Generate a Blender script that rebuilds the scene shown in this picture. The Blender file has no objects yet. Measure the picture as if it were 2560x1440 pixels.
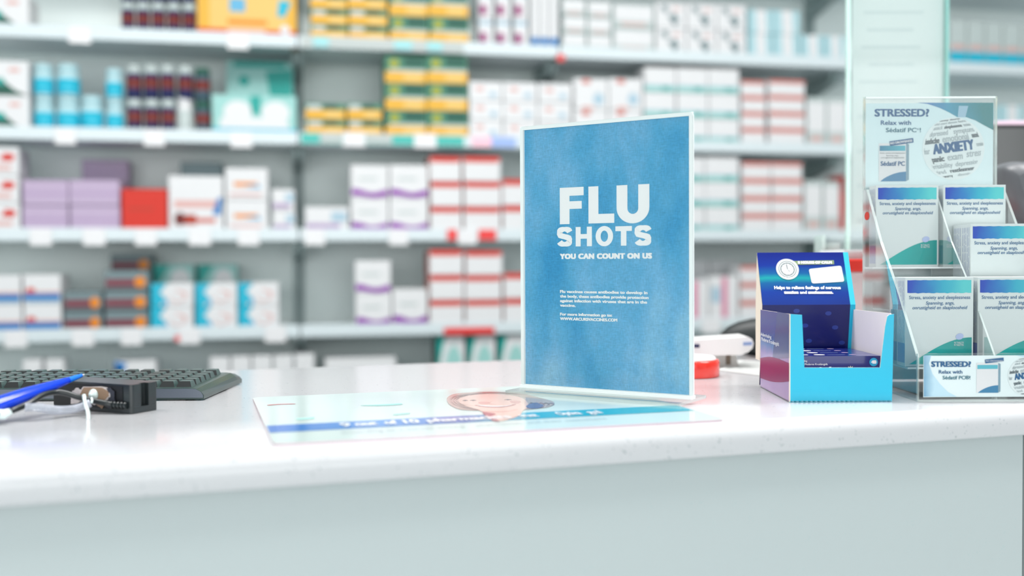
import bpy, math, random
from mathutils import Vector, Matrix

sc = bpy.context.scene
COL = sc.collection
random.seed(4)
R = math.radians

# ------------------------------------------------------------------ camera
CT = 1.0                                   # counter top height (m)
EYE = Vector((0, 0, CT + .15))
CAMROT = (Matrix.Rotation(R(90 - 1.343), 3, 'X') @ Matrix.Rotation(R(-.29), 3, 'Z'))
cam_data = bpy.data.cameras.new('camera')
cam = bpy.data.objects.new('camera', cam_data)
COL.objects.link(cam)
cam.location = EYE
cam.rotation_euler = CAMROT.to_euler()
cam_data.lens = 36
cam_data.sensor_width = 36
cam_data.clip_start = .02
cam_data.dof.use_dof = True
cam_data.dof.focus_distance = 1.165
cam_data.dof.aperture_fstop = 1.9
cam_data.dof.aperture_blades = 9
sc.camera = cam

# ------------------------------------------------------------------ world and lights
sc.view_settings.view_transform = 'Standard'
sc.view_settings.look = 'None'
sc.view_settings.gamma = 1
sc.view_settings.use_curve_mapping = False
sc.view_settings.exposure = 0.2
w = bpy.data.worlds.new('daylight')
sc.world = w
w.use_nodes = True
w.node_tree.nodes['Background'].inputs[0].default_value = (.93, .98, 1.0, 1)
w.node_tree.nodes['Background'].inputs[1].default_value = .36


def area(name, loc, rot, sx, sy, power, color):
    d = bpy.data.lights.new(name, 'AREA')
    d.shape = 'RECTANGLE'
    d.size, d.size_y = sx, sy
    d.energy = power
    d.color = color
    o = bpy.data.objects.new(name, d)
    COL.objects.link(o)
    o.location = loc
    o.rotation_euler = rot
    return o


LAMPS = [(-1.4, -.9, 3), (1.3, -.9, 6), (0, -.9, 6), (-1.4, 1.4, 20), (.1, 1.4, 36), (1.6, 1.4, 31)]
for lx, ly, lp in LAMPS:                    # ceiling panel lamps of the shop
    area('ceiling_lamp', (lx, ly, 2.86), (0, 0, 0), 1.15, .55, lp, (1, .985, .97))


# unseen frontal fill light, added behind the camera to brighten shelves and sign
area('frontal_fill_light', (.4, -5.2, 1.6), (R(90), 0, 0), 8.0, 2.4, 165, (.97, 1, 1))


# ------------------------------------------------------------------ measuring helpers
def ray(px, py):
    return CAMROT @ Vector(((px - 1280) / 2560, -(py - 720) / 2560, -1))


def G(px, py, h=0.0):                       # point on the horizontal plane h above the counter top
    r = ray(px, py)
    t = (CT + h - EYE.z) / r.z
    return EYE + r * t


def D(px, py, y):                           # point on the vertical plane at distance y
    r = ray(px, py)
    return EYE + r * (y / r.y)


class PL:
    """a plane with axes: u along the surface, v up the surface, n towards the viewer"""
    def __init__(s, o, u, v):
        s.o = Vector(o); s.u = Vector(u).normalized(); s.v = Vector(v).normalized(); s.n = s.u.cross(s.v)

    def at(s, u, v, n=0.0):
        return s.o + s.u * u + s.v * v + s.n * n

    def px(s, x, y):
        r = ray(x, y)
        t = (s.o - EYE).dot(s.n) / r.dot(s.n)
        d = EYE + r * t - s.o
        return (d.dot(s.u), d.dot(s.v))


# ------------------------------------------------------------------ materials
def lin(c):
    return tuple((x / 12.92 if x <= .04045 else ((x + .055) / 1.055) ** 2.4) for x in (v / 255 for v in c)) + (1,)


MATS = {}


def mat(name, c, rough=.45, spec=.5, metal=0, coat=0, alpha=1, noise=None):
    if name in MATS:
        return MATS[name]
    m = bpy.data.materials.new(name)
    m.use_nodes = True
    nt = m.node_tree
    b = nt.nodes['Principled BSDF']
    b.inputs['Base Color'].default_value = lin(c)
    b.inputs['Roughness'].default_value = rough
    b.inputs['Specular IOR Level'].default_value = spec
    b.inputs['Metallic'].default_value = metal
    b.inputs['Coat Weight'].default_value = coat
    b.inputs['Coat Roughness'].default_value = .06
    n = nt.nodes.new('ShaderNodeTexNoise')
    tc = nt.nodes.new('ShaderNodeTexCoord')
    nt.links.new(tc.outputs['Object'], n.inputs['Vector'])
    n.inputs['Scale'].default_value = noise[0] if noise else 40
    mx = nt.nodes.new('ShaderNodeMix')
    mx.data_type = 'RGBA'
    k = noise[1] if noise else .97
    mx.inputs[6].default_value = lin(c)
    mx.inputs[7].default_value = tuple(v * k for v in lin(c)[:3]) + (1,)
    nt.links.new(n.outputs['Fac'], mx.inputs[0])
    nt.links.new(mx.outputs[2], b.inputs['Base Color'])
    MATS[name] = m
    return m


def ramp_mat(name, stops, scale, axis='X', rough=.4, coat=0, warp=.0, lo=0, hi=1, wscale=3):
    """colours run along one object axis between lo and hi (a printed gradient)"""
    m = bpy.data.materials.new(name)
    m.use_nodes = True
    nt = m.node_tree
    b = nt.nodes['Principled BSDF']
    b.inputs['Roughness'].default_value = rough
    b.inputs['Specular IOR Level'].default_value = .25
    b.inputs['Coat Weight'].default_value = coat
    tc = nt.nodes.new('ShaderNodeTexCoord')
    sp = nt.nodes.new('ShaderNodeSeparateXYZ')
    nt.links.new(tc.outputs['Object'], sp.inputs[0])
    mr = nt.nodes.new('ShaderNodeMapRange')
    mr.inputs['From Min'].default_value = lo
    mr.inputs['From Max'].default_value = hi
    nt.links.new(sp.outputs[axis], mr.inputs['Value'])
    no = nt.nodes.new('ShaderNodeTexNoise')
    no.inputs['Scale'].default_value = wscale
    nt.links.new(tc.outputs['Object'], no.inputs['Vector'])
    ma = nt.nodes.new('ShaderNodeMath')
    ma.operation = 'MULTIPLY_ADD'
    nt.links.new(no.outputs['Fac'], ma.inputs[0])
    ma.inputs[1].default_value = warp
    nt.links.new(mr.outputs[0], ma.inputs[2])
    cr = nt.nodes.new('ShaderNodeValToRGB')
    els = cr.color_ramp.elements
    while len(els) < len(stops):
        els.new(.5)
    for e, (p, c) in zip(els, stops):
        e.position = p
        e.color = lin(c)
    nt.links.new(ma.outputs[0], cr.inputs[0])
    nt.links.new(cr.outputs[0], b.inputs['Base Color'])
    MATS[name] = m
    return m


def acrylic(name, tint=(.985, .992, .99), gloss=.5, body=0.0):
    """clear sheet: lets the view through, mirrors at grazing angles"""
    m = bpy.data.materials.new(name)
    m.use_nodes = True
    nt = m.node_tree
    nt.nodes.clear()
    out = nt.nodes.new('ShaderNodeOutputMaterial')
    tr = nt.nodes.new('ShaderNodeBsdfTransparent')
    tr.inputs[0].default_value = tint + (1,)
    gl = nt.nodes.new('ShaderNodeBsdfGlossy')
    gl.inputs['Roughness'].default_value = .02
    fr = nt.nodes.new('ShaderNodeFresnel')
    fr.inputs['IOR'].default_value = 1.45
    mu = nt.nodes.new('ShaderNodeMath')
    mu.operation = 'MULTIPLY'
    mu.inputs[1].default_value = gloss
    nt.links.new(fr.outputs[0], mu.inputs[0])
    df = nt.nodes.new('ShaderNodeBsdfDiffuse')
    df.inputs[0].default_value = (.92, .97, .965, 1) if body > .9 else (.85, .94, .92, 1)
    m1 = nt.nodes.new('ShaderNodeMixShader')
    m1.inputs[0].default_value = body
    nt.links.new(tr.outputs[0], m1.inputs[1])
    nt.links.new(df.outputs[0], m1.inputs[2])
    m2 = nt.nodes.new('ShaderNodeMixShader')
    nt.links.new(mu.outputs[0], m2.inputs[0])
    nt.links.new(m1.outputs[0], m2.inputs[1])
    nt.links.new(gl.outputs[0], m2.inputs[2])
    nt.links.new(m2.outputs[0], out.inputs[0])
    MATS[name] = m
    return m


M_ACR = acrylic('clear_acrylic')
M_EDGE = acrylic('acrylic_edge', (.9, .96, .95), .7, .36)  # pale diffuse share paints in the glow of light inside the edges
M_EDGE_W = acrylic('acrylic_bright_edge', (.97, 1, 1), .4, 1.0)  # solid white colour stands for the brightly glowing sheet edges
M_GLASS = acrylic('screen_glass', (.975, .99, .985), .6)
M_GEDGE = acrylic('screen_glass_edge', (.6, .85, .78), .6, .6)
WHITE = mat('white_card', (236, 240, 241), .4)
PAPER = mat('white_paper', (240, 241, 242), .6)


# ------------------------------------------------------------------ mesh builder
class MB:
    def __init__(s):
        s.v = []; s.f = []; s.mi = []; s.mats = []; s.sm = []

    def mid(s, m):
        if m not in s.mats:
            s.mats.append(m)
        return s.mats.index(m)

    def add(s, vs, fs, m, smooth=False):
        b = len(s.v)
        s.v += [Vector(v) for v in vs]
        k = s.mid(m)
        for f in fs:
            s.f.append([b + i for i in f]); s.mi.append(k); s.sm.append(smooth)

    def poly(s, pts, m):
        s.add(pts, [list(range(len(pts)))], m)

    def box(s, a, b, m):
        x0, y0, z0 = a; x1, y1, z1 = b
        s.add([(x0, y0, z0), (x1, y0, z0), (x1, y1, z0), (x0, y1, z0), (x0, y0, z1), (x1, y0, z1), (x1, y1, z1), (x0, y1, z1)],
              [(0, 3, 2, 1), (4, 5, 6, 7), (0, 1, 5, 4), (1, 2, 6, 5), (2, 3, 7, 6), (3, 0, 4, 7)], m)

    def obox(s, pl, a, b, m):
        """box in the axes of a plane: a=(u0,v0,n0) b=(u1,v1,n1)"""
        c = [pl.at(u, v, n) for u, v, n in [(a[0], a[1], a[2]), (b[0], a[1], a[2]), (b[0], b[1], a[2]), (a[0], b[1], a[2]),
                                            (a[0], a[1], b[2]), (b[0], a[1], b[2]), (b[0], b[1], b[2]), (a[0], b[1], b[2])]]
        s.add(c, [(0, 3, 2, 1), (4, 5, 6, 7), (0, 1, 5, 4), (1, 2, 6, 5), (2, 3, 7, 6), (3, 0, 4, 7)], m)

    def prism(s, pts, d, m, rim=None, back=None):
        """pts: 3d outline, d: extrusion vector"""
        n = len(pts); d = Vector(d)
        vs = [Vector(p) for p in pts] + [Vector(p) + d for p in pts]
        s.add(vs, [list(range(n))], m)
        s.add(vs, [list(range(2 * n - 1, n - 1, -1))], back or m)
        s.add(vs, [(i, (i + 1) % n, (i + 1) % n + n, i + n) for i in range(n)], rim or m)

    def tube(s, path, rad, m, seg=12, cap=True):
        path = [Vector(p) for p in path]
        rr = rad if isinstance(rad, (list, tuple)) else [rad] * len(path)
        vs = []; fs = []
        up = Vector((0, 0, 1))
        prev = None
        for i, p in enumerate(path):
            t = (path[min(i + 1, len(path) - 1)] - path[max(i - 1, 0)]).normalized()
            if prev is None:
                a = t.cross(up if abs(t.z) < .9 else Vector((1, 0, 0))).normalized()
            else:
                a = (prev - t * prev.dot(t)).normalized()
            prev = a
            b = t.cross(a)
            for k in range(seg):
                an = 2 * math.pi * k / seg
                vs.append(p + (a * math.cos(an) + b * math.sin(an)) * rr[i])
        for i in range(len(path) - 1):
            for k in range(seg):
                fs.append((i * seg + k, i * seg + (k + 1) % seg, (i + 1) * seg + (k + 1) % seg, (i + 1) * seg + k))
        s.add(vs, fs, m, True)
        if cap:
            s.add(vs[:seg], [list(range(seg))[::-1]], m)
            s.add(vs[-seg:], [list(range(seg))], m)

    def lathe(s, c, prof, m, seg=32, axis=(0, 0, 1), smooth=True):
        """prof: list of (radius, height)"""
        c = Vector(c); ax = Vector(axis).normalized()
        a = ax.orthogonal().normalized(); b = ax.cross(a)
        vs = []
        for r, h in prof:
            for k in range(seg):
                an = 2 * math.pi * k / seg
                vs.append(c + ax * h + (a * math.cos(an) + b * math.sin(an)) * r)
        fs = []
        for i in range(len(prof) - 1):
            for k in range(seg):
                fs.append((i * seg + k, i * seg + (k + 1) % seg, (i + 1) * seg + (k + 1) % seg, (i + 1) * seg + k))
        s.add(vs, fs, m, smooth)
        s.add(vs[:seg], [list(range(seg))[::-1]], m)
        s.add(vs[-seg:], [list(range(seg))], m)

    def dec(s, pl, pts, m, n=.0003):
        """flat print on a plane"""
        s.poly([pl.at(u, v, n) for u, v in pts], m)

    def mesh(s, name, org=(0, 0, 0)):
        me = bpy.data.meshes.new(name)
        o = Vector(org)
        me.from_pydata([v - o for v in s.v], [], s.f)
        for m in s.mats:
            me.materials.append(m)
        me.polygons.foreach_set('material_index', s.mi)
        me.polygons.foreach_set('use_smooth', s.sm)
        me.update()
        return me

    def build(s, name, parent=None, loc=None, rotz=0, bevel=0, seg=2):
        if loc is None:
            loc = Vector(parent.location) if parent else Vector((0, 0, 0))
            me = s.mesh(name, loc)
            o = bpy.data.objects.new(name, me)
            if parent:
                o.parent = parent
            else:
                o.location = loc
        else:
            me = s.mesh(name)
            o = bpy.data.objects.new(name, me)
            o.location = loc
            o.rotation_euler[2] = rotz
            if parent:
                o.parent = parent
        COL.objects.link(o)
        if bevel:
            b = o.modifiers.new('bevel', 'BEVEL')
            b.width = bevel; b.segments = seg; b.limit_method = 'ANGLE'; b.angle_limit = R(40)
            b.harden_normals = False
        return o


def recenter(o, org):
    """move a world-built mesh object so its origin sits at org"""
    org = Vector(org)
    o.data.transform(Matrix.Translation(-org))
    o.location = org


def tag(o, label, cat, group=None, kind=None):
    o['label'] = label; o['category'] = cat
    if group: o['group'] = group
    if kind: o['kind'] = kind
    return o


def thing(name, loc, label, cat, group=None):
    o = bpy.data.objects.new(name, None)
    COL.objects.link(o)
    o.location = loc
    o.empty_display_size = .02
    return tag(o, label, cat, group)


def struct(o):
    o['kind'] = 'structure'
    return o


def arc2(cx, cy, rx, ry, a0, a1, n=16):
    return [(cx + rx * math.cos(R(a0 + (a1 - a0) * i / n)), cy + ry * math.sin(R(a0 + (a1 - a0) * i / n))) for i in range(n + 1)]


def ell(cx, cy, rx, ry, n=28):
    return [(cx + rx * math.cos(2 * math.pi * i / n), cy + ry * math.sin(2 * math.pi * i / n)) for i in range(n)]


def rrect(x0, y0, x1, y1, r, n=5):
    return (arc2(x1 - r, y1 - r, r, r, 0, 90, n) + arc2(x0 + r, y1 - r, r, r, 90, 180, n)
            + arc2(x0 + r, y0 + r, r, r, 180, 270, n) + arc2(x1 - r, y0 + r, r, r, 270, 360, n))


# ------------------------------------------------------------------ lettering
_TX = {}


def glyphs(body, spacing=1.0):
    key = (body, spacing)
    if key not in _TX:
        c = bpy.data.curves.new('lettering', 'FONT')
        c.body = body
        c.resolution_u = 3
        c.fill_mode = 'FRONT'
        c.space_character = spacing
        o = bpy.data.objects.new('lettering', c)
        COL.objects.link(o)
        dg = bpy.context.evaluated_depsgraph_get()
        dg.update()
        me = bpy.data.meshes.new_from_object(o.evaluated_get(dg))
        vs = [(v.co.x, v.co.y) for v in me.vertices]
        fs = [list(p.vertices) for p in me.polygons]
        bpy.data.objects.remove(o); bpy.data.curves.remove(c); bpy.data.meshes.remove(me)
        _TX[key] = (vs, fs)
    return _TX[key]


_cap = max(v[1] for v in glyphs('H')[0])


def text2(body, x0, x1, yb, yt, bold=0.0, shear=0.0, spacing=1.0):
    """lettering fitted so it spans x0..x1 with its baseline at yb and capitals up to yt; list of (verts, faces)"""
    vs, fs = glyphs(body, spacing)
    vs = [(x + shear * y, y) for x, y in vs]
    a = min(v[0] for v in vs); b = max(v[0] for v in vs)
    bx = bold * (yt - yb)
    ky = (yt - yb - bx) / _cap
    kx = (x1 - x0 - 2 * bx) / (b - a)
    base = [(x0 + bx + (x - a) * kx, yb + bx / 2 + y * ky) for x, y in vs]
    if bold <= 0:
        return [(base, fs)]
    out = []
    for i in range(3):
        for j in (-.5, .5):
            dx = bx * (i - 1) * (1 if abs(bx) else 0)
            out.append(([(x + dx, y + bx * j) for x, y in base], fs))
    return out


def put_text(mb, pl, body, m, x0, x1, yb, yt, n=.0004, **k):
    for i, (vs, fs) in enumerate(text2(body, x0, x1, yb, yt, **k)):
        mb.add([pl.at(x, y, n + .00002 * i) for x, y in vs], fs, m)


def ptext(mb, pl, body, m, px0, px1, pyb, pyt, n=.0004, py1=None, **k):
    """same with limits measured on the photograph; py1 = baseline at the right end"""
    a = pl.px(px0, pyb); b = pl.px(px1, pyb if py1 is None else py1); t = pl.px(px0, pyt)
    L = math.hypot(b[0] - a[0], b[1] - a[1]); an = math.atan2(b[1] - a[1], b[0] - a[0])
    ca, sa = math.cos(an), math.sin(an)
    for i, (vs, fs) in enumerate(text2(body, 0, L, 0, t[1] - a[1], **k)):
        mb.add([pl.at(a[0] + x * ca - y * sa, a[1] + x * sa + y * ca, n + .00002 * i) for x, y in vs], fs, m)


def pdec(mb, pl, pts, m, n=.0003):
    mb.dec(pl, [pl.px(*p) for p in pts], m, n)


def stroke(pts, wd, wfun=None):
    """thick line in 2d as quads"""
    n = len(pts); L = []; Rr = []
    for i, (x, y) in enumerate(pts):
        x0, y0 = pts[max(i - 1, 0)]; x1, y1 = pts[min(i + 1, n - 1)]
        dx, dy = x1 - x0, y1 - y0
        l = math.hypot(dx, dy) or 1
        h = (wfun(dx / l, dy / l) if wfun else wd) / 2
        L.append((x - dy / l * h, y + dx / l * h)); Rr.append((x + dy / l * h, y - dx / l * h))
    return L + Rr, [(i, n + i, n + i + 1, i + 1) for i in range(n - 1)]


# ================================================================== THE ROOM
def noisewall(name, c):
    return mat(name, c, .7, .3, noise=(6, .96))


fl = MB(); fl.box((-5, -5.4, -.05), (6, 6.2, 0), mat('floor_tiles', (196, 204, 204), .35, noise=(3, .9)))
struct(fl.build('floor'))
ce = MB(); ce.box((-5, -5.4, 2.9), (6, 6.2, 2.98), noisewall('ceiling_paint', (238, 242, 242)))
struct(ce.build('ceiling'))

# ------------------------------------------------------------------ shelving wall
SA = R(12.0)
SU = Vector((math.cos(SA), math.sin(SA), 0)); SN = Vector((-math.sin(SA), math.cos(SA), 0))
SY = 3.098
SHP = PL((0, SY, 0), SU, (0, 0, 1))          # plane of the shelf fronts


def shelf_z(y):
    return SHP.px(1280, y)[1]


ZB = {1: shelf_z(139), 2: shelf_z(371), 3: shelf_z(602), 4: shelf_z(833)}
DZ = (ZB[1] - ZB[4]) / 3
ZB[0] = ZB[1] + DZ
ZB[5] = ZB[4] - DZ * .8
LIP = .036
SURF = {k: z + .028 for k, z in ZB.items()}

wl = MB(); wpl = PL(SHP.at(0, 0, 0), SU, (0, 0, 1))
wl.obox(wpl, (-3.4, 0, -.42), (4.2, 2.9, -.30), noisewall('back_wall_paint', (190, 198, 198)))
struct(wl.build('wall_back'))

M_SHELF = mat('white_enamel_shelf', (206, 217, 221), .35)
M_BACK = mat('grey_back_panel', (240, 249, 247), .5, noise=(5, .96))
M_POST = mat('grey_upright_metal', (150, 168, 168), .4)
M_TAG = mat('white_price_card', (222, 222, 224), .4)
M_TEAL = mat('teal_shelf_strip', (60, 175, 165), .4)
M_TEALP = mat('pale_teal_shelf_strip', (150, 205, 208), .4)
M_REDT = mat('red_tag_plastic', (225, 60, 60), .4)
M_GREYL = mat('grey_shelf_strip', (178, 186, 184), .4)
M_BLUEL = mat('pale_blue_shelf_strip', (150, 175, 225), .4)
M_PINKL = mat('pale_pink_shelf_strip', (240, 190, 205), .4)


def sx(px, row):                            # distance along the wall of a photo column at a shelf height
    return SHP.px(px, {0: 0, 1: 120, 2: 355, 3: 590, 4: 825, 5: 900}[row])[0]


S_A0, S_AB, S_BC, S_CD, S_D1 = sx(-160, 3), sx(748, 3), sx(1400, 3), sx(2122, 3), sx(2900, 3)
UNIT = {}
for nm, s0, s1, rows, lab in [('a', S_A0, S_AB, (0, 1, 2, 3, 4, 5), 'white shelving unit at the left behind the keyboard end of the counter'),
                              ('b', S_AB, S_BC, (0, 1, 2, 3, 4, 5), 'white shelving unit in the middle holding the green and yellow packs'),
                              ('c', S_BC, S_CD, (0, 1, 2, 3, 4, 5), 'white shelving unit behind the blue flu sign and blue counter box'),
                              ('d', S_CD, S_D1, (0, 1, 2, 3, 4, 5), 'white shelving unit at the far right behind the glass screen')]:
    base = SHP.at((s0 + s1) / 2, 0)
    t = thing('shelving_unit', base, lab, 'shelves', 'shelving units along the back wall')
    UNIT[nm] = t
    g = .004
    b = MB(); b.obox(SHP, (s0 + g, .0, -.29), (s1 - g, 2.35, -.275), M_BACK); b.build('back_panel', t)
    for q, (p0, p1) in enumerate([(s0 + .003, s0 + .016), (s1 - .016, s1 - .003)]):
        b = MB(); b.obox(SHP, (p0, 0, -.275), (p1, 2.35, -.255), M_POST)
        # brackets carrying the shelves
        for r_ in rows:
            b.prism([SHP.at(p0, ZB[r_] + .002, -.255), SHP.at(p0, ZB[r_] - .06, -.255), SHP.at(p0, ZB[r_] - .03, -.10), SHP.at(p0, ZB[r_] + .002, -.08)],
                    SU * (p1 - p0), M_POST)
        b.build('upright', t)
    for r_ in rows:
        b = MB()
        b.obox(SHP, (s0 + .018, ZB[r_] + .004, -.254), (s1 - .018, SURF[r_], -.006), M_SHELF)
        b.obox(SHP, (s0 + .002, ZB[r_], -.006), (s1 - .002, ZB[r_] + LIP, 0), M_SHELF)
        sh = b.build('shelf', t, bevel=.002)
        t['r%d' % r_] = sh.name
    pb = MB(); pb.obox(SHP, (s0 + .018, 0, -.4), (s1 - .018, .09, -.02), M_POST); pb.build('plinth', t)

# strips and price cards on the shelf lips (sub-parts of their shelf)
def strip(unit, row, x0, x1, m, name='price_tag', z0=.002, z1=.038, out=.0025):
    u = UNIT[unit]
    sh = bpy.data.objects[u['r%d' % row]]
    b = MB()
    b.obox(SHP, (sx(x0, row), ZB[row] + z0, .0003), (sx(x1, row), ZB[row] + z1, out), m)
    me = b.mesh(name, u.location)
    o = bpy.data.objects.new(name, me); COL.objects.link(o); o.parent = sh
    return o


TAGS = [('a', 1, 172, 228), ('a', 1, 568, 622), ('a', 2, 138, 190), ('a', 2, 360, 412), ('a', 2, 577, 630),
        ('a', 3, 75, 130), ('a', 3, 208, 264), ('a', 3, 338, 392), ('a', 3, 472, 527), ('a', 3, 595, 648),
        ('a', 4, 12, 68), ('a', 4, 180, 235), ('a', 4, 303, 355), ('a', 4, 446, 500), ('a', 4, 662, 715),
        ('b', 3, 762, 812), ('b', 3, 972, 1020), ('c', 4, 1755, 1800), ('c', 2, 1500, 1548)]
for u, r_, x0, x1 in TAGS:
    strip(u, r_, x0, x1, M_TAG, z0=-.012, z1=.034, out=.004)
strip('b', 2, 752, 1160, M_TEAL, 'coloured_strip', .003, .033, .001)
strip('b', 1, 752, 1160, M_GREYL, 'coloured_strip', .003, .033, .001)
for x0, x1, m in [(857, 913, M_TAG), (1035, 1090, M_TAG)]:
    strip('b', 2, x0, x1, m, z0=-.004, z1=.038, out=.006)
for x0, x1 in [(915, 980), (800, 855)]:
    strip('b', 2, x0, x1, M_GREYL, 'coloured_strip', .006, .034, .003)
for x0, x1 in [(783, 822), (985, 1030), (1068, 1105)]:
    strip('b', 1, x0, x1, M_TEALP, z0=.004, z1=.034, out=.003)
strip('b', 2, 1180, 1228, M_PINKL, 'coloured_strip', .003, .034, .002)
strip('b', 2, 1229, 1290, M_BLUEL, 'coloured_strip', .003, .034, .002)
strip('c', 1, 1392, 1410, M_REDT, 'red_marker', -.012, .008, .006)
strip('a', 4, 438, 449, M_REDT, 'red_marker', -.004, .012, .006)
strip('b', 3, 1118, 1142, M_REDT, 'price_tag', .002, .034, .004)
strip('b', 3, 1144, 1192, M_TAG, 'price_tag', -.01, .034, .005)
strip('b', 3, 1196, 1240, M_REDT, 'price_tag', .002, .034, .004)
strip('b', 4, 1110, 1235, M_REDT, 'price_tag', .0, .02, .004)

# ================================================================== GOODS ON THE SHELVES
SHELFNAME = {0: 'above the frame', 1: 'top shelf', 2: 'second shelf', 3: 'third shelf', 4: 'fourth shelf', 5: 'lowest shelf'}
_mesh_cache = {}
GOODS = []


def colword(i, n):
    if n == 1: return ''
    if n == 2: return ('left', 'right')[i] + ' column'
    if n == 3: return ('left', 'middle', 'right')[i] + ' column'
    return ('first', 'second', 'third', 'fourth', 'fifth', 'sixth')[i] + ' column from left'


def levword(i, n):
    if n == 1: return ''
    if i == 0: return 'bottom of stack'
    if i == n - 1: return 'top of stack'
    if n == 3: return 'middle of stack'
    return ('second', 'third', 'fourth')[i - 1] + ' up in stack'


def goods(name, noun, cat, row, cols, tops, nlev, depth, maker, where='', set_back=.02, bottom=None, gap=.0015, colnames=None, group=None, vis=None):
    """stacked packs; cols: photo x-limits, tops: photo y of each column's top, nlev: packs per column"""
    n = len(cols)
    if not isinstance(tops, (list, tuple)): tops = [tops] * n
    if not isinstance(nlev, (list, tuple)): nlev = [nlev] * n
    pl = PL(SHP.at(0, 0, -set_back), SU, (0, 0, 1))
    grp = group or (cat + 's: ' + noun + ' on the ' + SHELFNAME[row])
    for i, (x0, x1) in enumerate(cols):
        u0, zt = pl.px(x0, tops[i]); u1 = pl.px(x1, tops[i])[0]
        zb = SURF[row] if bottom is None else bottom
        H = (zt - zb) / nlev[i]
        wd = u1 - u0
        key = (name, noun, round(wd, 2), round(H, 3), row)
        if key not in _mesh_cache:
            o = maker(wd - gap, H - gap, depth, name)
            _mesh_cache[key] = o
            used = False
        else:
            o = _mesh_cache[key]
            used = True
        for l in range(nlev[i]):
            if vis and not vis(i, l): continue
            c = o if not used else o.copy()
            if used:
                COL.objects.link(c)
                for ch in o.children:
                    k = ch.copy(); COL.objects.link(k); k.parent = c
            used = True
            jit = .0 if l == 0 else random.uniform(-.0015, .0015)
            p = pl.at((u0 + u1) / 2 + jit, zb + l * H + .0002)
            c.location = p
            c.rotation_euler = (0, 0, SA + random.uniform(-.006, .006))
            words = [noun]
            cw = colnames[i] if colnames else colword(i, n)
            if cw: words.append(cw)
            lw = levword(l, nlev[i])
            if lw: words.append(lw)
            words.append(where or SHELFNAME[row])
            L_ = ', '.join(words)
            if len(L_.split()) > 16: L_ = ', '.join(words).replace(' column from left', ' column').replace('with ', '').replace(' of stack', '')
            tag(c, L_, cat, grp)
            GOODS.append(c)


def carton(base, decals, side=None, top=None):
    """decals: list of (material, polygon in 0..1 front coordinates)"""
    def mk(wd, h, dp, name):
        b = MB()
        b.box((-wd / 2, 0, 0), (wd / 2, dp, h), base)
        pl = PL((-wd / 2, 0, 0), (1, 0, 0), (0, 0, 1))
        for k, (m, pts) in enumerate(decals):
            b.dec(pl, [(x * wd, y * h) for x, y in pts], m, .0004 + .0002 * k)
        if side:
            ps = PL((-wd / 2, dp, 0), (0, -1, 0), (0, 0, 1))
            b.dec(ps, [(.0, 0), (dp, 0), (dp, h), (0, h)], side, .0003)
        if top:
            b.poly([(-wd / 2, 0, h + .0003), (wd / 2, 0, h + .0003), (wd / 2, dp, h + .0003), (-wd / 2, dp, h + .0003)], top)
        return b.build(name, loc=(0, 0, 0), bevel=.0015, seg=1)
    return mk


def q(x0, y0, x1, y1):
    return [(x0, y0), (x1, y0), (x1, y1), (x0, y1)]


C = {k: mat('print_' + k, tuple(x * .885 for x in v), .45, .3) for k, v in dict(
    green=(84, 146, 120), dkgreen=(42, 98, 84), lime=(175, 178, 60), yellow=(248, 190, 70), orange=(250, 150, 40), amber=(252, 208, 120),
    red=(228, 55, 40), dkred=(150, 25, 25), purple=(150, 40, 180), lilac=(190, 165, 205), palelilac=(205, 185, 215), maroon=(135, 60, 75),
    blue=(20, 130, 205), navy=(40, 45, 95), cyan=(40, 195, 225), teal=(40, 175, 165), mint=(170, 225, 220), palecyan=(190, 230, 238),
    grey=(130, 150, 155), dkgrey=(75, 85, 90), salmon=(225, 130, 120), pink=(235, 150, 180), palered=(238, 190, 185), paleblue=(185, 215, 232),
    brown=(120, 45, 40), magenta=(160, 50, 120), cream=(240, 225, 205), white=(245, 246, 248), black=(30, 32, 40), steel=(70, 95, 110),
    skyblue=(110, 190, 230), greymint=(205, 218, 217), rust=(190, 70, 50)).items()}

wave = lambda a, b, y0, y1: ([(a + (b - a) * i / 12, y0 + .035 * math.sin(i / 12 * 6 + 1.0)) for i in range(13)]
                             + [(a + (b - a) * i / 12, y1 + .06 * math.sin(i / 12 * 6 + 1.2)) for i in range(12, -1, -1)])

purplewave = carton(C['white'], [(C['purple'], wave(.02, .98, .05, .22)), (C['greymint'], q(.2, .55, .7, .62))])
redwhite = carton(C['white'], [(C['red'], q(.02, .80, .98, 1)), (C['salmon'], q(.04, .76, .9, .80))], side=C['rust'])
yelgreen = carton(C['green'], [(C['yellow'], q(0, .0, 1, .42)), (C['amber'], q(.45, .05, .9, .38)), (C['greymint'], q(.1, .42, 1, .52)),
                               (C['lime'], ell(.22, .72, .12, .16)), (C['dkgreen'], q(.45, .62, .95, .95))])
yelflat = carton(C['green'], [(C['yellow'], q(0, .0, 1, .6)), (C['amber'], q(.5, .08, .9, .55)), (C['greymint'], q(.05, .6, .4, .9)), (C['dkgreen'], q(.45, .66, .8, .95))])
mountain = carton(C['white'], [(C['dkgreen'], [(0, 0), (.95, 0), (.6, .16), (.3, .42), (0, .5)]), (C['teal'], [(0, .3), (.35, .3), (.3, .5), (.08, .5)]), (C['palered'], q(.45, .68, .75, .8))])
lilacbox = carton(C['palelilac'], [(C['lilac'], q(.02, .42, .98, .5))], top=C['lilac'])
bigred = carton(C['red'], [(C['rust'], q(.15, .5, .7, .54))], top=C['dkred'])
whitered = carton(C['white'], [(C['palered'], q(.1, .42, .9, .56)), (C['rust'], q(.12, .12, .5, .3)), (C['salmon'], q(.5, .15, .85, .24)), (C['brown'], ell(.2, .22, .1, .12)),
                               (C['blue'], [(.8, .3), (.95, .3), (.98, .62), (.9, .6)])])
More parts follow.
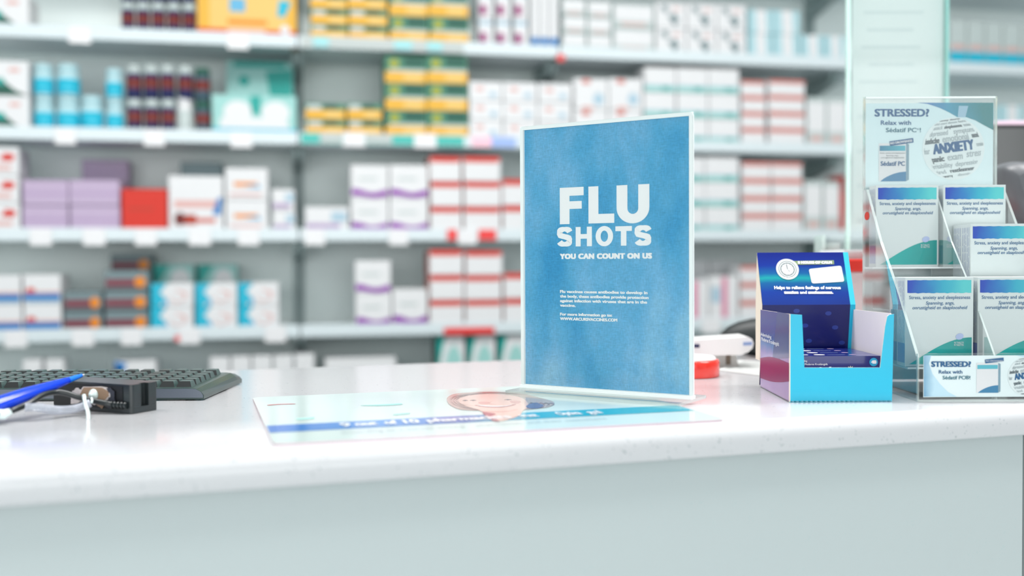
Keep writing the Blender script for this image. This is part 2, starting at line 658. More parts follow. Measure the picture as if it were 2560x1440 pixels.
orangestripe = carton(C['white'], [(C['orange'], q(.2, .42, .75, .56)), (C['skyblue'], [(.4, .42), (.82, .36), (.82, .44), (.75, .48)]), (C['palered'], q(.1, .12, .85, .2))])
reddot = carton(C['white'], [(C['red'], [(.5, .52), (.85, .5), (.9, .75), (.62, .8)]), (C['palered'], q(0, .18, .8, .34))])
bluestripe = carton(C['white'], [(C['blue'], q(0, .1, .98, .33)), (C['palered'], q(0, .34, .98, .42)), (C['red'], ell(.2, .46, .12, .09)), (C['paleblue'], q(.1, .0, .98, .08))])
greymaroon = carton(C['grey'], [(C['maroon'], q(.03, .2, .72, .56)), (C['orange'], ell(.82, .42, .13, .28)), (C['dkgrey'], q(0, .0, 1, .12))], top=C['dkgrey'])
cyanswirl = carton(C['white'], [(C['cyan'], [(0, 0), (.2, 0), (.34, .35), (.2, .6), (.38, 1), (0, 1)]), (C['skyblue'], [(.3, .0), (.4, .1), (.36, .35), (.28, .25)]),
                                (C['palered'], [(.42, .35), (.62, .72), (.85, .6), (.82, .3), (.6, .12)]), (C['white'], ell(.62, .42, .16, .2))])
tealswirl = carton(C['mint'], [(C['teal'], [(0, 0), (.25, 0), (.15, .5), (.4, 1), (0, 1)]), (C['white'], ell(.65, .5, .25, .35))])
thinlilac = carton(C['white'], [(C['lilac'], q(.03, .1, .8, .32)), (C['paleblue'], q(.6, .4, .95, .8))])
dotbox = carton(C['white'], [(C['palered'], ell(.32, .62, .13, .13)), (C['paleblue'], ell(.72, .32, .11, .17))])
dotbox2 = carton(C['white'], [(C['salmon'], ell(.35, .9, .14, .08)), (C['steel'], ell(.72, .42, .12, .13)), (C['paleblue'], ell(.72, .35, .16, .2)), (C['palered'], ell(.4, .05, .2, .06))])
mintband = carton(C['white'], [(C['mint'], q(0, .02, 1, .24)), (C['teal'], q(.55, .1, .8, .24)), (C['paleblue'], q(.0, .24, 1, .3))])
salmonband = carton(C['white'], [(C['salmon'], q(0, .78, 1, 1)), (C['palered'], q(0, .0, 1, .1))])
greymark = carton(C['white'], [(C['grey'], [(.15, .88), (.35, .9), (.42, .65), (.25, .6)]), (C['grey'], [(.38, .45), (.62, .6), (.78, .3), (.62, .08)]), (C['palered'], q(.55, .7, .8, .8))])
palebox = carton(C['greymint'], [(C['white'], q(.05, .3, .95, .9)), (C['palered'], q(.2, .1, .8, .2))])
palecyanbox = carton(C['palecyan'], [(C['white'], [(.35, 0), (.75, 0), (.7, 1), (.3, 1)])])
purplebottle = carton(C['white'], [(C['magenta'], q(.2, .12, .62, .5)), (C['dkgrey'], q(.0, .0, .12, 1)), (C['paleblue'], q(.15, .78, .95, .92))])
blueba = carton(C['white'], [(C['blue'], q(.05, .0, .95, .2))])
cyanband = carton(C['greymint'], [(C['cyan'], q(0, .05, 1, .3)), (C['brown'], ell(.5, .4, .12, .07)), (C['palered'], q(.1, .34, .9, .44))])
whitebox = carton(C['white'], [(C['palered'], q(.1, .05, .9, .12)), (C['greymint'], q(.1, .4, .8, .5))])
bluecorner = carton(C['white'], [(C['blue'], [(.0, .4), (.3, .95), (.0, 1)]), (C['navy'], [(.0, .3), (.2, .8), (.0, .9)])])
greencurve = carton(C['white'], [(C['teal'], [(0, 0), (.12, 0), (.1, .6), (.3, 1), (0, 1)]), (C['mint'], ell(.6, .5, .3, .35))], side=C['dkgreen'])
pinkband = carton(C['white'], [(C['pink'], q(.42, .05, .62, .98)), (C['paleblue'], q(.05, .4, .38, .75))])
orangebig = carton(C['yellow'], [(C['amber'], q(.12, .1, .9, .95)), (C['red'], q(0, .0, 1, .12)), (C['palered'], q(.3, .0, .68, .13)), (C['skyblue'], q(.32, .4, .48, .62)),
                                 (C['orange'], q(.3, .2, .7, .28)), (C['cyan'], [(.8, .35), (.88, .35), (.95, .6), (.82, .62)]), (C['white'], ell(.88, .14, .05, .07))])


def jar(wall, label, lid, ribs=True, r_=.42, labl=(.12, .62)):
    def mk(wd, h, dp, name):
        e = bpy.data.objects.new(name, None); COL.objects.link(e); e.empty_display_size = .02
        rad = wd * .5
        b = MB()
        cy = rad
        b.lathe((0, cy, 0), [(rad * .93, 0), (rad, h * .03), (rad, h * .7), (rad * .86, h * .76)], wall, 24)
        o = b.build('jar_body', loc=(0, 0, 0)); o.parent = e
        b = MB(); b.lathe((0, cy, h * labl[0]), [(rad * 1.006, 0), (rad * 1.012, .001), (rad * 1.012, h * (labl[1] - labl[0])), (rad * 1.006, h * (labl[1] - labl[0]))], label, 24)
        o = b.build('jar_label', loc=(0, 0, 0)); o.parent = e
        b = MB(); b.lathe((0, cy, h * .76), [(rad * .9, 0), (rad * .93, h * .01), (rad * .93, h * .19), (rad * .85, h * .235)], lid, 24)
        o = b.build('jar_lid', loc=(0, 0, 0)); o.parent = e
        return e
    return mk


bluejar = jar(C['palecyan'], C['cyan'], C['palecyan'], labl=(.1, .55))
darkjar = jar(C['navy'], C['brown'], C['greymint'], labl=(.3, .62))
darkjar2 = jar(C['steel'], C['brown'], C['dkgreen'], labl=(.3, .6))
whitejar = jar(C['white'], C['greymint'], C['white'])
redcap = jar(C['white'], C['greymint'], C['salmon'], labl=(.1, .3))

# ---- top shelf
goods('carton', 'white carton with green mountain print', 'box', 1, [(-30, 72)], -20, 1, .12, mountain, 'left end of top shelf')
goods('jar', 'dark jar with red-brown label', 'jar', 1, [(298, 334), (336, 372), (374, 411), (413, 450), (452, 488)], -78, 2, .05, darkjar, 'top shelf left of orange carton', group='dark jars on the top shelf')
goods('carton', 'large orange and yellow carton with red base stripe', 'box', 1, [(491, 741)], -70, 1, .18, orangebig, 'right end of left top shelf')
goods('carton', 'flat green and yellow pack', 'box', 1, [(775, 868), (870, 968)], -20, 3, .12, yelflat, 'top shelf left of taller ones', set_back=.012)
goods('carton', 'tall green and yellow pack', 'box', 1, [(972, 1070), (1072, 1172)], -30, 2, .12, yelgreen, 'top shelf', set_back=.012)
goods('carton', 'slim white carton with magenta band', 'box', 1, [(1190, 1232), (1234, 1276), (1278, 1320)], -24, 2, .05, purplebottle, 'top shelf', set_back=.01)
goods('carton', 'slim white carton with blue foot', 'box', 1, [(1326, 1348), (1350, 1372), (1374, 1396)], -20, 1, .05, blueba, 'top shelf beside magenta-banded ones')
goods('carton', 'pale blank carton', 'box', 1, [(1405, 1466), (1468, 1530)], [-6, 0], 3, .1, palebox, 'top shelf behind flu sign')
goods('carton', 'pale carton with pinkish line', 'box', 1, [(1532, 1636)], 6, 2, .1, palebox, 'top shelf right of the blank ones')
goods('carton', 'white carton with grey diagonal mark', 'box', 1, [(1640, 1716), (1718, 1792), (1794, 1866)], [4, 7, 10], 2, .1, greymark, 'top shelf', set_back=.012)
goods('carton', 'pale cyan carton with white panel', 'box', 1, [(1870, 1932), (1934, 2000)], [22, 24], 2, .08, palecyanbox, 'top shelf near glass screen')
goods('carton', 'single pale cyan carton', 'box', 1, [(2003, 2060), (2062, 2112)], [86, 88], 1, .08, palecyanbox, 'top shelf beside glass screen edge')
goods('carton', 'pale grey carton with cyan foot', 'box', 1, [(2374 + 45 * i, 2417 + 45 * i) for i in range(5)], [48, 51, 54, 57, 60], 1, .1, cyanband, 'far right top shelf', set_back=.012)
# ---- second shelf
goods('carton', 'white carton with green mountain print', 'box', 2, [(-20, 72)], 150, 2, .12, mountain, 'left end of second shelf')
goods('jar', 'pale blue jar with cyan label', 'jar', 2, [(78, 130), (134, 194)], 156, 2, .05, bluejar, 'second shelf', group='blue jars on the second shelf')
goods('jar', 'squat blue jar standing alone', 'jar', 2, [(196, 254)], 236, 1, .05, bluejar, 'second shelf beside the stacked blue jars', group='blue jars on the second shelf')
goods('jar', 'narrow pale blue jar', 'jar', 2, [(260, 306)], 168, 2, .05, bluejar, 'second shelf left of dark jars', group='blue jars on the second shelf')
goods('jar', 'dark jar with red-brown label', 'jar', 2, [(312, 353), (356, 396), (398, 436)], 160, 2, .05, darkjar, 'second shelf', group='dark jars on the second shelf')
goods('jar', 'dark jar with pale lid on a white one', 'jar', 2, [(440, 480)], 162, 2, .05, darkjar, 'second shelf', vis=lambda i, l: l == 1, group='dark jars on the second shelf')
goods('jar', 'white jar under a dark jar', 'jar', 2, [(440, 480)], 238, 1, .05, whitejar, 'second shelf', group='dark jars on the second shelf')
goods('jar', 'dark jar with green lid', 'jar', 2, [(484, 526)], 166, 2, .05, darkjar2, 'second shelf beside teal display tray', group='dark jars on the second shelf')
goods('carton', 'flat green and yellow pack', 'box', 2, [(764, 864), (868, 955)], 256, 2, .12, yelflat, 'second shelf left of taller ones', set_back=.012)
goods('carton', 'tall green and yellow pack', 'box', 2, [(962, 1066), (1068, 1170)], 138, 3, .12, yelgreen, 'second shelf', set_back=.008)
goods('carton', 'white carton with pale red and blue dots', 'box', 2, [(1172, 1256), (1258, 1344), (1346, 1430)], [202, 204, 206], 3, .1, dotbox, 'second shelf', set_back=.01)
goods('carton', 'white carton with grey-blue dot', 'box', 2, [(1434, 1519), (1521, 1606)], 194, 2, .1, dotbox2, 'second shelf', set_back=.01)
goods('carton', 'white carton with mint band', 'box', 2, [(1610, 1690), (1692, 1770), (1772, 1848)], [166, 168, 170], 3, .1, mintband, 'second shelf', set_back=.01)
goods('carton', 'white pack with red lid stripe', 'box', 2, [(1854, 1914), (1922, 2012)], [200, 198], 4, .09, salmonband, 'second shelf', set_back=.012)
goods('carton', 'pale plain carton', 'box', 2, [(2016, 2066), (2068, 2116)], [242, 244], 1, .08, palebox, 'second shelf beside glass screen edge')
goods('carton', 'pale carton with cyan foot', 'box', 2, [(2440, 2498), (2500, 2560)], 262, 1, .1, palecyanbox, 'far right second shelf above monitor')
# ---- third shelf
goods('carton', 'white carton with red corner', 'box', 3, [(-50, 48)], 366, 3, .12, reddot, 'left end of third shelf')
goods('carton', 'plain lilac box', 'box', 3, [(54, 170), (173, 300)], 448, 2, .14, lilacbox, 'third shelf', group='lilac boxes on the third shelf')
goods('carton', 'large plain red box', 'box', 3, [(303, 418)], 470, 1, .16, bigred, 'third shelf beside lilac boxes', set_back=.012)
goods('carton', 'white carton with red lettering and blue corner', 'box', 3, [(420, 558)], 438, 1, .1, whitered, 'third shelf right of red box')
goods('carton', 'white carton with orange stripe', 'box', 3, [(562, 670)], 419, 2, .1, orangestripe, 'third shelf')
goods('carton', 'flat white carton with lilac stripe', 'box', 3, [(680, 738)], 472, 2, .08, thinlilac, 'third shelf across upright', vis=None)
goods('carton', 'flat white carton with lilac stripe', 'box', 3, [(762, 872)], 516, 1, .1, thinlilac, 'third shelf left of purple-wave ones')
goods('carton', 'white carton with purple wave', 'box', 3, [(876, 971), (973, 1070)], 411, 2, .11, purplewave, 'third shelf', set_back=.012)
goods('carton', 'white pack with red top band', 'box', 3, [(1074, 1154), (1158, 1252), (1256, 1340)], [390, 390, 447], [3, 3, 2], .11, redwhite, 'third shelf', set_back=.01)
goods('carton', 'white carton with mint band', 'box', 3, [(1690, 1762), (1764, 1848)], 392, 3, .1, mintband, 'third shelf', set_back=.012)
goods('carton', 'white pack with salmon band', 'box', 3, [(1856, 1928), (1930, 2006)], [404, 405], 4, .09, salmonband, 'third shelf', set_back=.012)
goods('carton', 'pale plain carton', 'box', 3, [(2010, 2056), (2058, 2100)], [450, 452], 1, .08, palebox, 'third shelf')
goods('carton', 'dark red carton half hidden by screen edge', 'box', 3, [(2085, 2114)], 438, 1, .05, bigred, 'third shelf', set_back=.15)
# ---- fourth shelf
goods('carton', 'white carton with blue stripe and red dot', 'box', 4, [(-48, 53), (57, 152)], [688, 686], 2, .12, bluestripe, 'fourth shelf', set_back=.012)
goods('carton', 'flat grey carton with maroon panel', 'box', 4, [(158, 254)], 728, 2, .1, greymaroon, 'left pile, fourth shelf')
goods('carton', 'flat grey carton with maroon panel', 'box', 4, [(260, 370)], 676, 3, .1, greymaroon, 'right pile, fourth shelf')
goods('carton', 'white carton with cyan swirl', 'box', 4, [(376, 482), (488, 592), (598, 694)], [708, 708, 706], 2, .1, cyanswirl, 'fourth shelf', set_back=.012)
goods('carton', 'white carton with purple wave', 'box', 4, [(888, 978), (981, 1069)], [651, 722], [2, 1], .11, purplewave, 'fourth shelf', set_back=.012)
goods('carton', 'white pack with red top band', 'box', 4, [(1072, 1158), (1162, 1255), (1259, 1345)], [624, 626, 682], [3, 3, 2], .11, redwhite, 'fourth shelf', set_back=.14 - .13)
goods('carton', 'white carton with pink stripe', 'box', 4, [(1700, 1772), (1774, 1846)], [700, 690], 1, .1, pinkband, 'fourth shelf')
goods('carton', 'white pack with salmon band', 'box', 4, [(1850, 1930), (1934, 2010)], 664, 3, .09, salmonband, 'fourth shelf')
goods('carton', 'white pack with salmon band', 'box', 4, [(2030, 2110)], 655, 3, .09, salmonband, 'fourth shelf behind blue counter box')
# second rank on the fourth shelf
goods('carton', 'teal-edged carton in the second rank', 'box', 4, [(384, 486), (494, 592)], 660, 2, .1, tealswirl, 'fourth shelf', set_back=.14)
goods('carton', 'dark flat carton in the second rank', 'box', 4, [(276, 378)], 634, 4, .1, greymaroon, 'behind grey pile, fourth shelf', set_back=.14)
goods('carton', 'multicoloured low carton', 'box', 4, [(1700, 1772), (1774, 1846)], 650, 1, .1, whitered, 'behind pink-striped ones, fourth shelf', set_back=.15)
# second rank on the third shelf
goods('carton', 'lilac box in the second rank', 'box', 3, [(204, 322)], 398, 3, .065, lilacbox, 'third shelf', set_back=.185, group='lilac boxes on the third shelf')
goods('carton', 'grey-green carton in the second rank', 'box', 3, [(450, 556)], 404, 1, .12, greymaroon, 'third shelf', set_back=.125)
# ---- lowest shelf
goods('carton', 'small white carton', 'box', 5, [(56, 104), (112, 160)], 898, 1, .08, whitebox, 'lowest shelf behind keyboard')
goods('carton', 'white carton with blue corner', 'box', 5, [(286, 390)], 902, 1, .1, bluecorner, 'lowest shelf')
goods('carton', 'small white carton in a row', 'box', 5, [(524 + 53 * i, 574 + 53 * i) for i in range(5)], [893, 891, 889, 887, 885], 1, .08, whitebox, 'lowest shelf')
goods('carton', 'long pinkish white carton', 'box', 5, [(812, 990)], 896, 1, .1, whitebox, 'lowest shelf')
goods('carton', 'white and green curved-print carton', 'box', 5, [(1092, 1162), (1168, 1240), (1246, 1320)], [840, 838, 838], 1, .1, greencurve, 'lowest shelf')

# teal display tray with a raised back card, second shelf
pl2 = PL(SHP.at(0, 0, -.02), SU, (0, 0, 1))
u0, z1 = pl2.px(530, 232); u1 = pl2.px(741, 232)[0]
zs = SURF[2]
t = thing('display_tray', pl2.at((u0 + u1) / 2, zs), 'teal display tray with raised back card at right end of second shelf', 'display box')
b = MB()
b.obox(pl2, (u0, zs, -.12), (u1, zs + .012, 0), C['teal'])
b.obox(pl2, (u0, zs, -.004), (u1, z1 - .004, 0), C['mint'])
b.obox(pl2, (u0, zs, -.12), (u0 + .003, z1, -.004), C['mint'])
b.obox(pl2, (u1 - .003, zs, -.12), (u1, z1, -.004), C['mint'])
w_ = u1 - u0; h_ = z1 - zs
b.dec(pl2, [(u0, zs + .008), (u1, zs + .008), (u1, zs + .018), (u0, zs + .018)], C['cyan'])
for cx in (.3, .75):
    b.dec(pl2, [(u0 + w_ * x, zs + h_ * y) for x, y in ell(cx, .55, .17, .28)], C['white'])
b.dec(pl2, [(u0 + w_ * .08, zs + h_ * .15), (u1 - w_ * .08, zs + h_ * .15), (u1 - w_ * .12, zs + h_ * .42), (u0 + w_ * .1, zs + h_ * .42)], C['white'], .0005)
b.dec(pl2, [(u0 + w_ * .46, zs + h_ * .5), (u0 + w_ * .56, zs + h_ * .5), (u0 + w_ * .58, zs + h_ * .95), (u0 + w_ * .44, zs + h_ * .95)], C['teal'])
b.build('tray', t, bevel=.001)
b = MB()
plb = PL(SHP.at(0, 0, -.13), SU, (0, 0, 1))
a0 = plb.px(566, 150); a1 = plb.px(732, 150)
b.obox(plb, (a0[0], zs + .012, -.003), (a1[0], a0[1], 0), C['mint'])
wb = a1[0] - a0[0]
b.dec(plb, [(a0[0] + .02, a0[1] - .02), (a1[0] - .02, a0[1] - .02), (a1[0] - .02, a0[1] - .002), (a0[0] + .02, a0[1] - .002)], C['teal'])
b.dec(plb, [(a1[0] - .06, zs + .08), (a1[0] - .002, zs + .08), (a1[0] - .002, a0[1] - .022), (a1[0] - .08, a0[1] - .03)], C['teal'])
b.dec(plb, [(a0[0] + .05 + x, a0[1] - .06 + y) for x, y in ell(0, 0, .016, .016)], C['teal'])
b.build('back_card', t)

# ================================================================== COUNTER
CA = R(18.0)
CU = Vector((math.cos(CA), math.sin(CA), 0)); CN = Vector((-math.sin(CA), math.cos(CA), 0))
CP = PL((0, .885, CT), CU, CN)              # u along the front edge, v away from the customer, n up


def speckled(name, base, dots, rough, coat):
    m = bpy.data.materials.new(name)
    m.use_nodes = True
    nt = m.node_tree
    b = nt.nodes['Principled BSDF']
    b.inputs['Roughness'].default_value = rough
    b.inputs['Coat Weight'].default_value = coat
    b.inputs['Coat Roughness'].default_value = .12
    tc = nt.nodes.new('ShaderNodeTexCoord')
    vo = nt.nodes.new('ShaderNodeTexVoronoi')
    vo.inputs['Scale'].default_value = 260
    nt.links.new(tc.outputs['Object'], vo.inputs['Vector'])
    no = nt.nodes.new('ShaderNodeTexNoise')
    no.inputs['Scale'].default_value = 90
    nt.links.new(tc.outputs['Object'], no.inputs['Vector'])
    ma = nt.nodes.new('ShaderNodeMath'); ma.operation = 'ADD'
    nt.links.new(vo.outputs['Distance'], ma.inputs[0])
    nt.links.new(no.outputs['Fac'], ma.inputs[1])
    cr = nt.nodes.new('ShaderNodeValToRGB')
    cr.color_ramp.elements[0].position = .52; cr.color_ramp.elements[0].color = lin(dots)
    cr.color_ramp.elements[1].position = .66; cr.color_ramp.elements[1].color = lin(base)
    nt.links.new(ma.outputs[0], cr.inputs[0])
    nt.links.new(cr.outputs[0], b.inputs['Base Color'])
    return m


M_TOP = speckled('white_solid_surface', (209, 209, 212), (170, 177, 180), .22, .35)
M_FRONT = speckled('pale_front_laminate', (194, 203, 204), (190, 202, 203), .45, .0)
ctr = thing('service_counter', CP.at(0, .3, -1.0), 'long white speckled service counter with rounded front edge', 'counter')
prof = [(.003, -.0305), (.0008, -.0298), (0, -.028)] + [(.017 - .017 * math.cos(R(a)), -.017 + .017 * math.sin(R(a))) for a in range(0, 91, 9)] + [(.672, 0), (.675, -.003), (.675, -.0305)]
b = MB()
vs = []; n = len(prof)
for u in (-1.5, 1.9):
    vs += [CP.at(u, v, z) for v, z in prof]
b.add(vs, [(i, n + i, n + (i + 1) % n, (i + 1) % n) for i in range(n)], M_TOP, True)
b.add(vs, [list(range(n - 1, -1, -1)), list(range(n, 2 * n))], M_TOP)
o = b.build('worktop', ctr)
es = o.modifiers.new('split', 'EDGE_SPLIT'); es.split_angle = R(50)
gapx = CP.px(2557, 1200)
useam = PL(CP.at(0, .05, 0), CU, (0, 0, 1)).px(2556, 1250)[0]
b = MB(); b.obox(CP, (-1.45, .05, -.98), (useam, .068, -.0307), M_FRONT); b.build('front_panel', ctr)
b = MB(); b.obox(CP, (useam + .006, .05, -.98), (1.85, .068, -.0307), M_FRONT); b.build('front_panel', ctr)
b = MB(); b.obox(CP, (-1.44, .069, -.96), (1.84, .62, -.031), mat('dark_carcass', (90, 95, 98), .6)); b.build('carcass', ctr)
b = MB(); b.obox(CP, (-1.43, .09, -1.0), (1.83, .60, -.961), mat('dark_plinth', (60, 64, 66), .6)); b.build('plinth', ctr)

# ================================================================== COUNTER MAT
TL = G(669, 992, .002); BLm = G(684, 1111, .002); BRm = G(1814, 1048, .002)
mu = (BRm - BLm).normalized(); mv = Vector((-mu.y, mu.x, 0))
MW = (BRm - BLm).length; MD = (TL - BLm).dot(mv)
MP = PL(BLm, mu, mv)
mt = thing('counter_mat', MP.at(MW / 2, MD / 2, -.002), 'large pale mint advertising mat lying flat under the blue sign', 'mat')
b = MB()
out = rrect(0, 0, MW, MD, .008)
M_MAT = mat('mint_mat_vinyl', (192, 208, 205), .12, coat=.2)
M_MATE = mat('pink_mat_edge', (226, 200, 210), .4)
b.prism([MP.at(u, v, -.0018) for u, v in out], (0, 0, .0018), M_MAT, M_MATE)
b.build('mat_sheet', mt)
# printed blue band, its right half painted teal as the sign's reflection
bt0 = MP.px(680, 1064)[1]; bt1 = MP.px(683, 1082)[1]
b = MB()
M_BAND = ramp_mat('blue_band_teal_reflection', [(0, (12, 92, 180)), (.3, (28, 120, 190)), (.5, (60, 95, 165)), (.56, (0, 140, 170)), (1, (10, 150, 165))], 1, 'X', .15, .25,
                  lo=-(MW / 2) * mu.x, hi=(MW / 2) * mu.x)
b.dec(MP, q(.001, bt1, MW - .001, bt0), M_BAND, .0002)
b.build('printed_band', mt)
# printed portrait: hair, face, lips and curls as flat print
M_SKIN = mat('print_skin', (222, 186, 172), .15, coat=.5)
M_HAIR = mat('print_hair', (120, 92, 84), .15, coat=.6)
M_HAIRL = mat('print_hair_light', (178, 152, 142), .15, coat=.6)
M_LIP = mat('print_lips', (180, 95, 92), .15, coat=.6)
M_EYE = mat('print_eyes', (90, 70, 75), .15, coat=.6)
M_CURL = mat('print_curls', (90, 70, 125), .15, coat=.6)
M_NECK = mat('print_neck_dark_red', (150, 60, 75), .15, coat=.6)  # dark red print along chin and neckline
b = MB()
def smooth(pts, k=5):
    P_ = [Vector((x, y, 0)) for x, y in pts]
    n_ = len(P_); o_ = []
    for i in range(n_):
        a_, b_, c_, d_ = P_[i - 1], P_[i], P_[(i + 1) % n_], P_[(i + 2) % n_]
        for j in range(k):
            t_ = j / k
            v_ = .5 * ((2 * b_) + (-a_ + c_) * t_ + (2 * a_ - 5 * b_ + 4 * c_ - d_) * t_ ** 2 + (-a_ + 3 * b_ - 3 * c_ + d_) * t_ ** 3)
            o_.append((v_.x, v_.y))
    return o_


def line(pts, w_, m, n, taper=True):
    """thin printed stroke; width in photo pixels"""
    n_ = len(pts); up_ = []; dn_ = []
    for i, (x, y) in enumerate(pts):
        h_ = w_ / 2 * (math.sin(math.pi * (i + .15) / (n_ - .7)) if taper else 1)
        up_.append((x, y - h_)); dn_.append((x, y + h_))
    vs_ = [MP.at(*MP.px(*p), n) for p in up_ + dn_]
    b.add(vs_, [(n_ + i, n_ + i + 1, i + 1, i) for i in range(n_ - 1)], m)


def curve(pts, k=6):
    q_ = spline([Vector((x, y, 0)) for x, y in pts], k)
    return [(v_.x, v_.y) for v_ in q_]


def spline(pts, n_=8):
    pts = [Vector(p) for p in pts]
    out_ = []
    P_ = [pts[0]] + pts + [pts[-1]]
    for i in range(1, len(P_) - 2):
        for j in range(n_):
            t_ = j / n_
            out_.append(.5 * ((2 * P_[i]) + (-P_[i - 1] + P_[i + 1]) * t_ + (2 * P_[i - 1] - 5 * P_[i] + 4 * P_[i + 1] - P_[i + 2]) * t_ ** 2
                              + (-P_[i - 1] + 3 * P_[i] - 3 * P_[i + 1] + P_[i + 2]) * t_ ** 3))
    out_.append(P_[-2])
    return out_


pp = lambda pts, m, n: pdec(b, MP, smooth(pts), m, n)
M_HAIRD = mat('print_hair_dark', (82, 58, 54), .15, coat=.5)
M_BLUSH = mat('print_blush', (206, 150, 140), .15, coat=.5)
pp([(1117, 1000), (1121, 992), (1138, 985), (1180, 981), (1230, 979.6), (1296, 982), (1330, 990), (1370, 1000), (1386, 1008), (1372, 1018), (1340, 1022), (1310, 1024),
    (1260, 1015), (1200, 1026), (1170, 1026), (1146, 1023), (1124, 1012)], M_HAIRL, .0003)
for dy, m_, w_ in [(0, M_HAIR, 2.6), (3, M_HAIRD, 2.0), (6, M_HAIR, 1.6), (-1.6, M_HAIR, 1.2)]:
    line(curve([(1172 + dy * 2, 1021 - dy), (1140 + dy * 1.8, 1013 - dy * .5), (1128 + dy * 2.0, 1001), (1142 + dy * 1.6, 991 + dy * .6), (1185, 984 + dy * .4), (1232, 981.5 + dy * .3), (1296, 984 + dy * .4)]), w_, m_, .00034 + .00001 * (dy + 2))
for k in range(4):
    line(curve([(1150 + 8 * k, 1016 + k), (1172 + 6 * k, 1022 + k * .6), (1202, 1026.5)]), 1.6, (M_HAIRD, M_HAIR)[k % 2], .00038 + .00001 * k)
b.build('printed_hair', mt)
b = MB()
pp([(1146, 1000), (1156, 993), (1180, 988.5), (1215, 986.5), (1250, 987), (1285, 990), (1308, 998), (1319, 1008), (1318, 1020), (1306, 1029), (1300, 1038), (1280, 1047),
    (1255, 1053), (1238, 1053), (1226, 1045), (1216, 1034), (1200, 1028), (1180, 1021), (1160, 1014), (1149, 1007)], M_SKIN, .0004)
pp([(1196, 1007), (1212, 1005), (1226, 1007), (1216, 1011), (1202, 1011)], M_BLUSH, .00045)
pp([(1275, 1004), (1290, 1003), (1302, 1005), (1294, 1009), (1280, 1008)], M_BLUSH, .00045)
line(curve([(1232, 1003), (1222, 1009), (1232, 1011.6), (1244, 1010.6)]), .8, M_BLUSH, .00046)
line(curve([(1206, 1030), (1232, 1030), (1262, 1030), (1296, 1024)]), 1.2, M_BLUSH, .00046)
b.build('printed_face', mt)
b = MB()
pp([(1186, 1014), (1205, 1014.2), (1232, 1015.6), (1260, 1015), (1290, 1011.4), (1276, 1016), (1250, 1019.4), (1222, 1019.2), (1200, 1016.8)], M_LIP, .0005)
pp([(1192, 1014.6), (1212, 1015.1), (1240, 1016.2), (1264, 1015.2), (1282, 1013), (1266, 1016.4), (1242, 1018), (1214, 1017.2)], C['white'], .0006)
b.build('printed_smile', mt)
for ex, ey, w_ in [(1163, 1002.6, 8), (1183, 1002.2, 9), (1270, 1000.4, 10)]:
    b = MB()
    line(curve([(ex - w_, ey + .6), (ex, ey - 1.2), (ex + w_, ey + .2)]), 1.5, M_EYE, .0005)
    line(curve([(ex - w_ * .4, ey + .2), (ex, ey + .1), (ex + w_ * .4, ey + .2)]), 1.6, M_EYE, .00052)
    b.build('printed_eye', mt)
b = MB()
pp([(1206, 1031), (1222, 1032), (1240, 1036), (1232, 1041), (1236, 1048), (1250, 1053.5), (1238, 1054.5), (1226, 1050), (1214, 1041)], M_NECK, .0005)
b.build('printed_neckline', mt)
b = MB()
pp([(1318, 1014), (1334, 1008), (1348, 1010), (1360, 1015), (1350, 1021), (1330, 1022.5), (1316, 1019)], M_CURL, .0005)
for k in range(5):
    line(curve([(1316 + 12 * k, 1020.5 - k * .6), (1326 + 12 * k, 1008 + k * .2), (1338 + 12 * k, 1012), (1332 + 11 * k, 1020 - k)]), 1.3, (M_HAIRD, M_CURL, M_NECK)[k % 3], .00053 + .00001 * k)
b.build('printed_curls', mt)
b = MB()
ML = mat('mat_lettering_white', (250, 252, 255), .15, coat=.6)
ML2 = mat('mat_lettering_grey', (168, 180, 186), .15, coat=.6)
bv0, bv1 = bt1 + (bt0 - bt1) * .27, bt1 + (bt0 - bt1) * .78


def mrow(body, x0, x1, y, vb, vt, m, bold=.035):
    put_text(b, MP, body, m, MP.px(x0, y)[0], MP.px(x1, y)[0], vb, vt, .0006, bold=bold)


mrow('9', 848, 876, 1062, bv0, bv1, ML)
mrow('out', 884, 944, 1060, bv0, bv1, ML)
mrow('of', 958, 993, 1057, bv0, bv1, ML)
mrow('10', 1007, 1049, 1055, bv0, bv1, ML)
mrow('pharmacists', 1061, 1290, 1050, bv0, bv1, ML)
mrow('trust', 1302, 1352, 1043, bv0, bv1, ML, .02)
mrow('Optiva', 1396, 1462, 1038, bv0, bv1, ML, .02)
mrow('gel', 1472, 1512, 1035, bv0, bv1, ML, .02)
b.build('headline_lettering', mt)
b = MB()
mrow('according to a survey among', 848, 1180, 1078, bt1 - .026, bt1 - .016, ML2, .0)
mrow('pharmacists and their customers', 1190, 1560, 1065, bt1 - .026, bt1 - .016, ML2, .0)
b.build('caption_lettering', mt)
b = MB()
M_RL = mat('print_red_line', (190, 60, 70), .2)
pp([(671, 1012.6), (700, 1010.6), (735, 1009.8), (735, 1010.8), (700, 1011.9), (671, 1014)], M_RL, .0003)
pp([(742, 1047), (765, 1045), (784, 1043), (784, 1047), (765, 1049), (745, 1050)], C['mint'], .0003)
pp([(985, 1036), (1020, 1033), (1022, 1035), (988, 1038)], C['mint'], .0003)
pp([(900, 1014), (960, 1011), (1000, 1009), (1002, 1012), (950, 1015)], C['mint'], .0003)
b.build('printed_marks', mt)

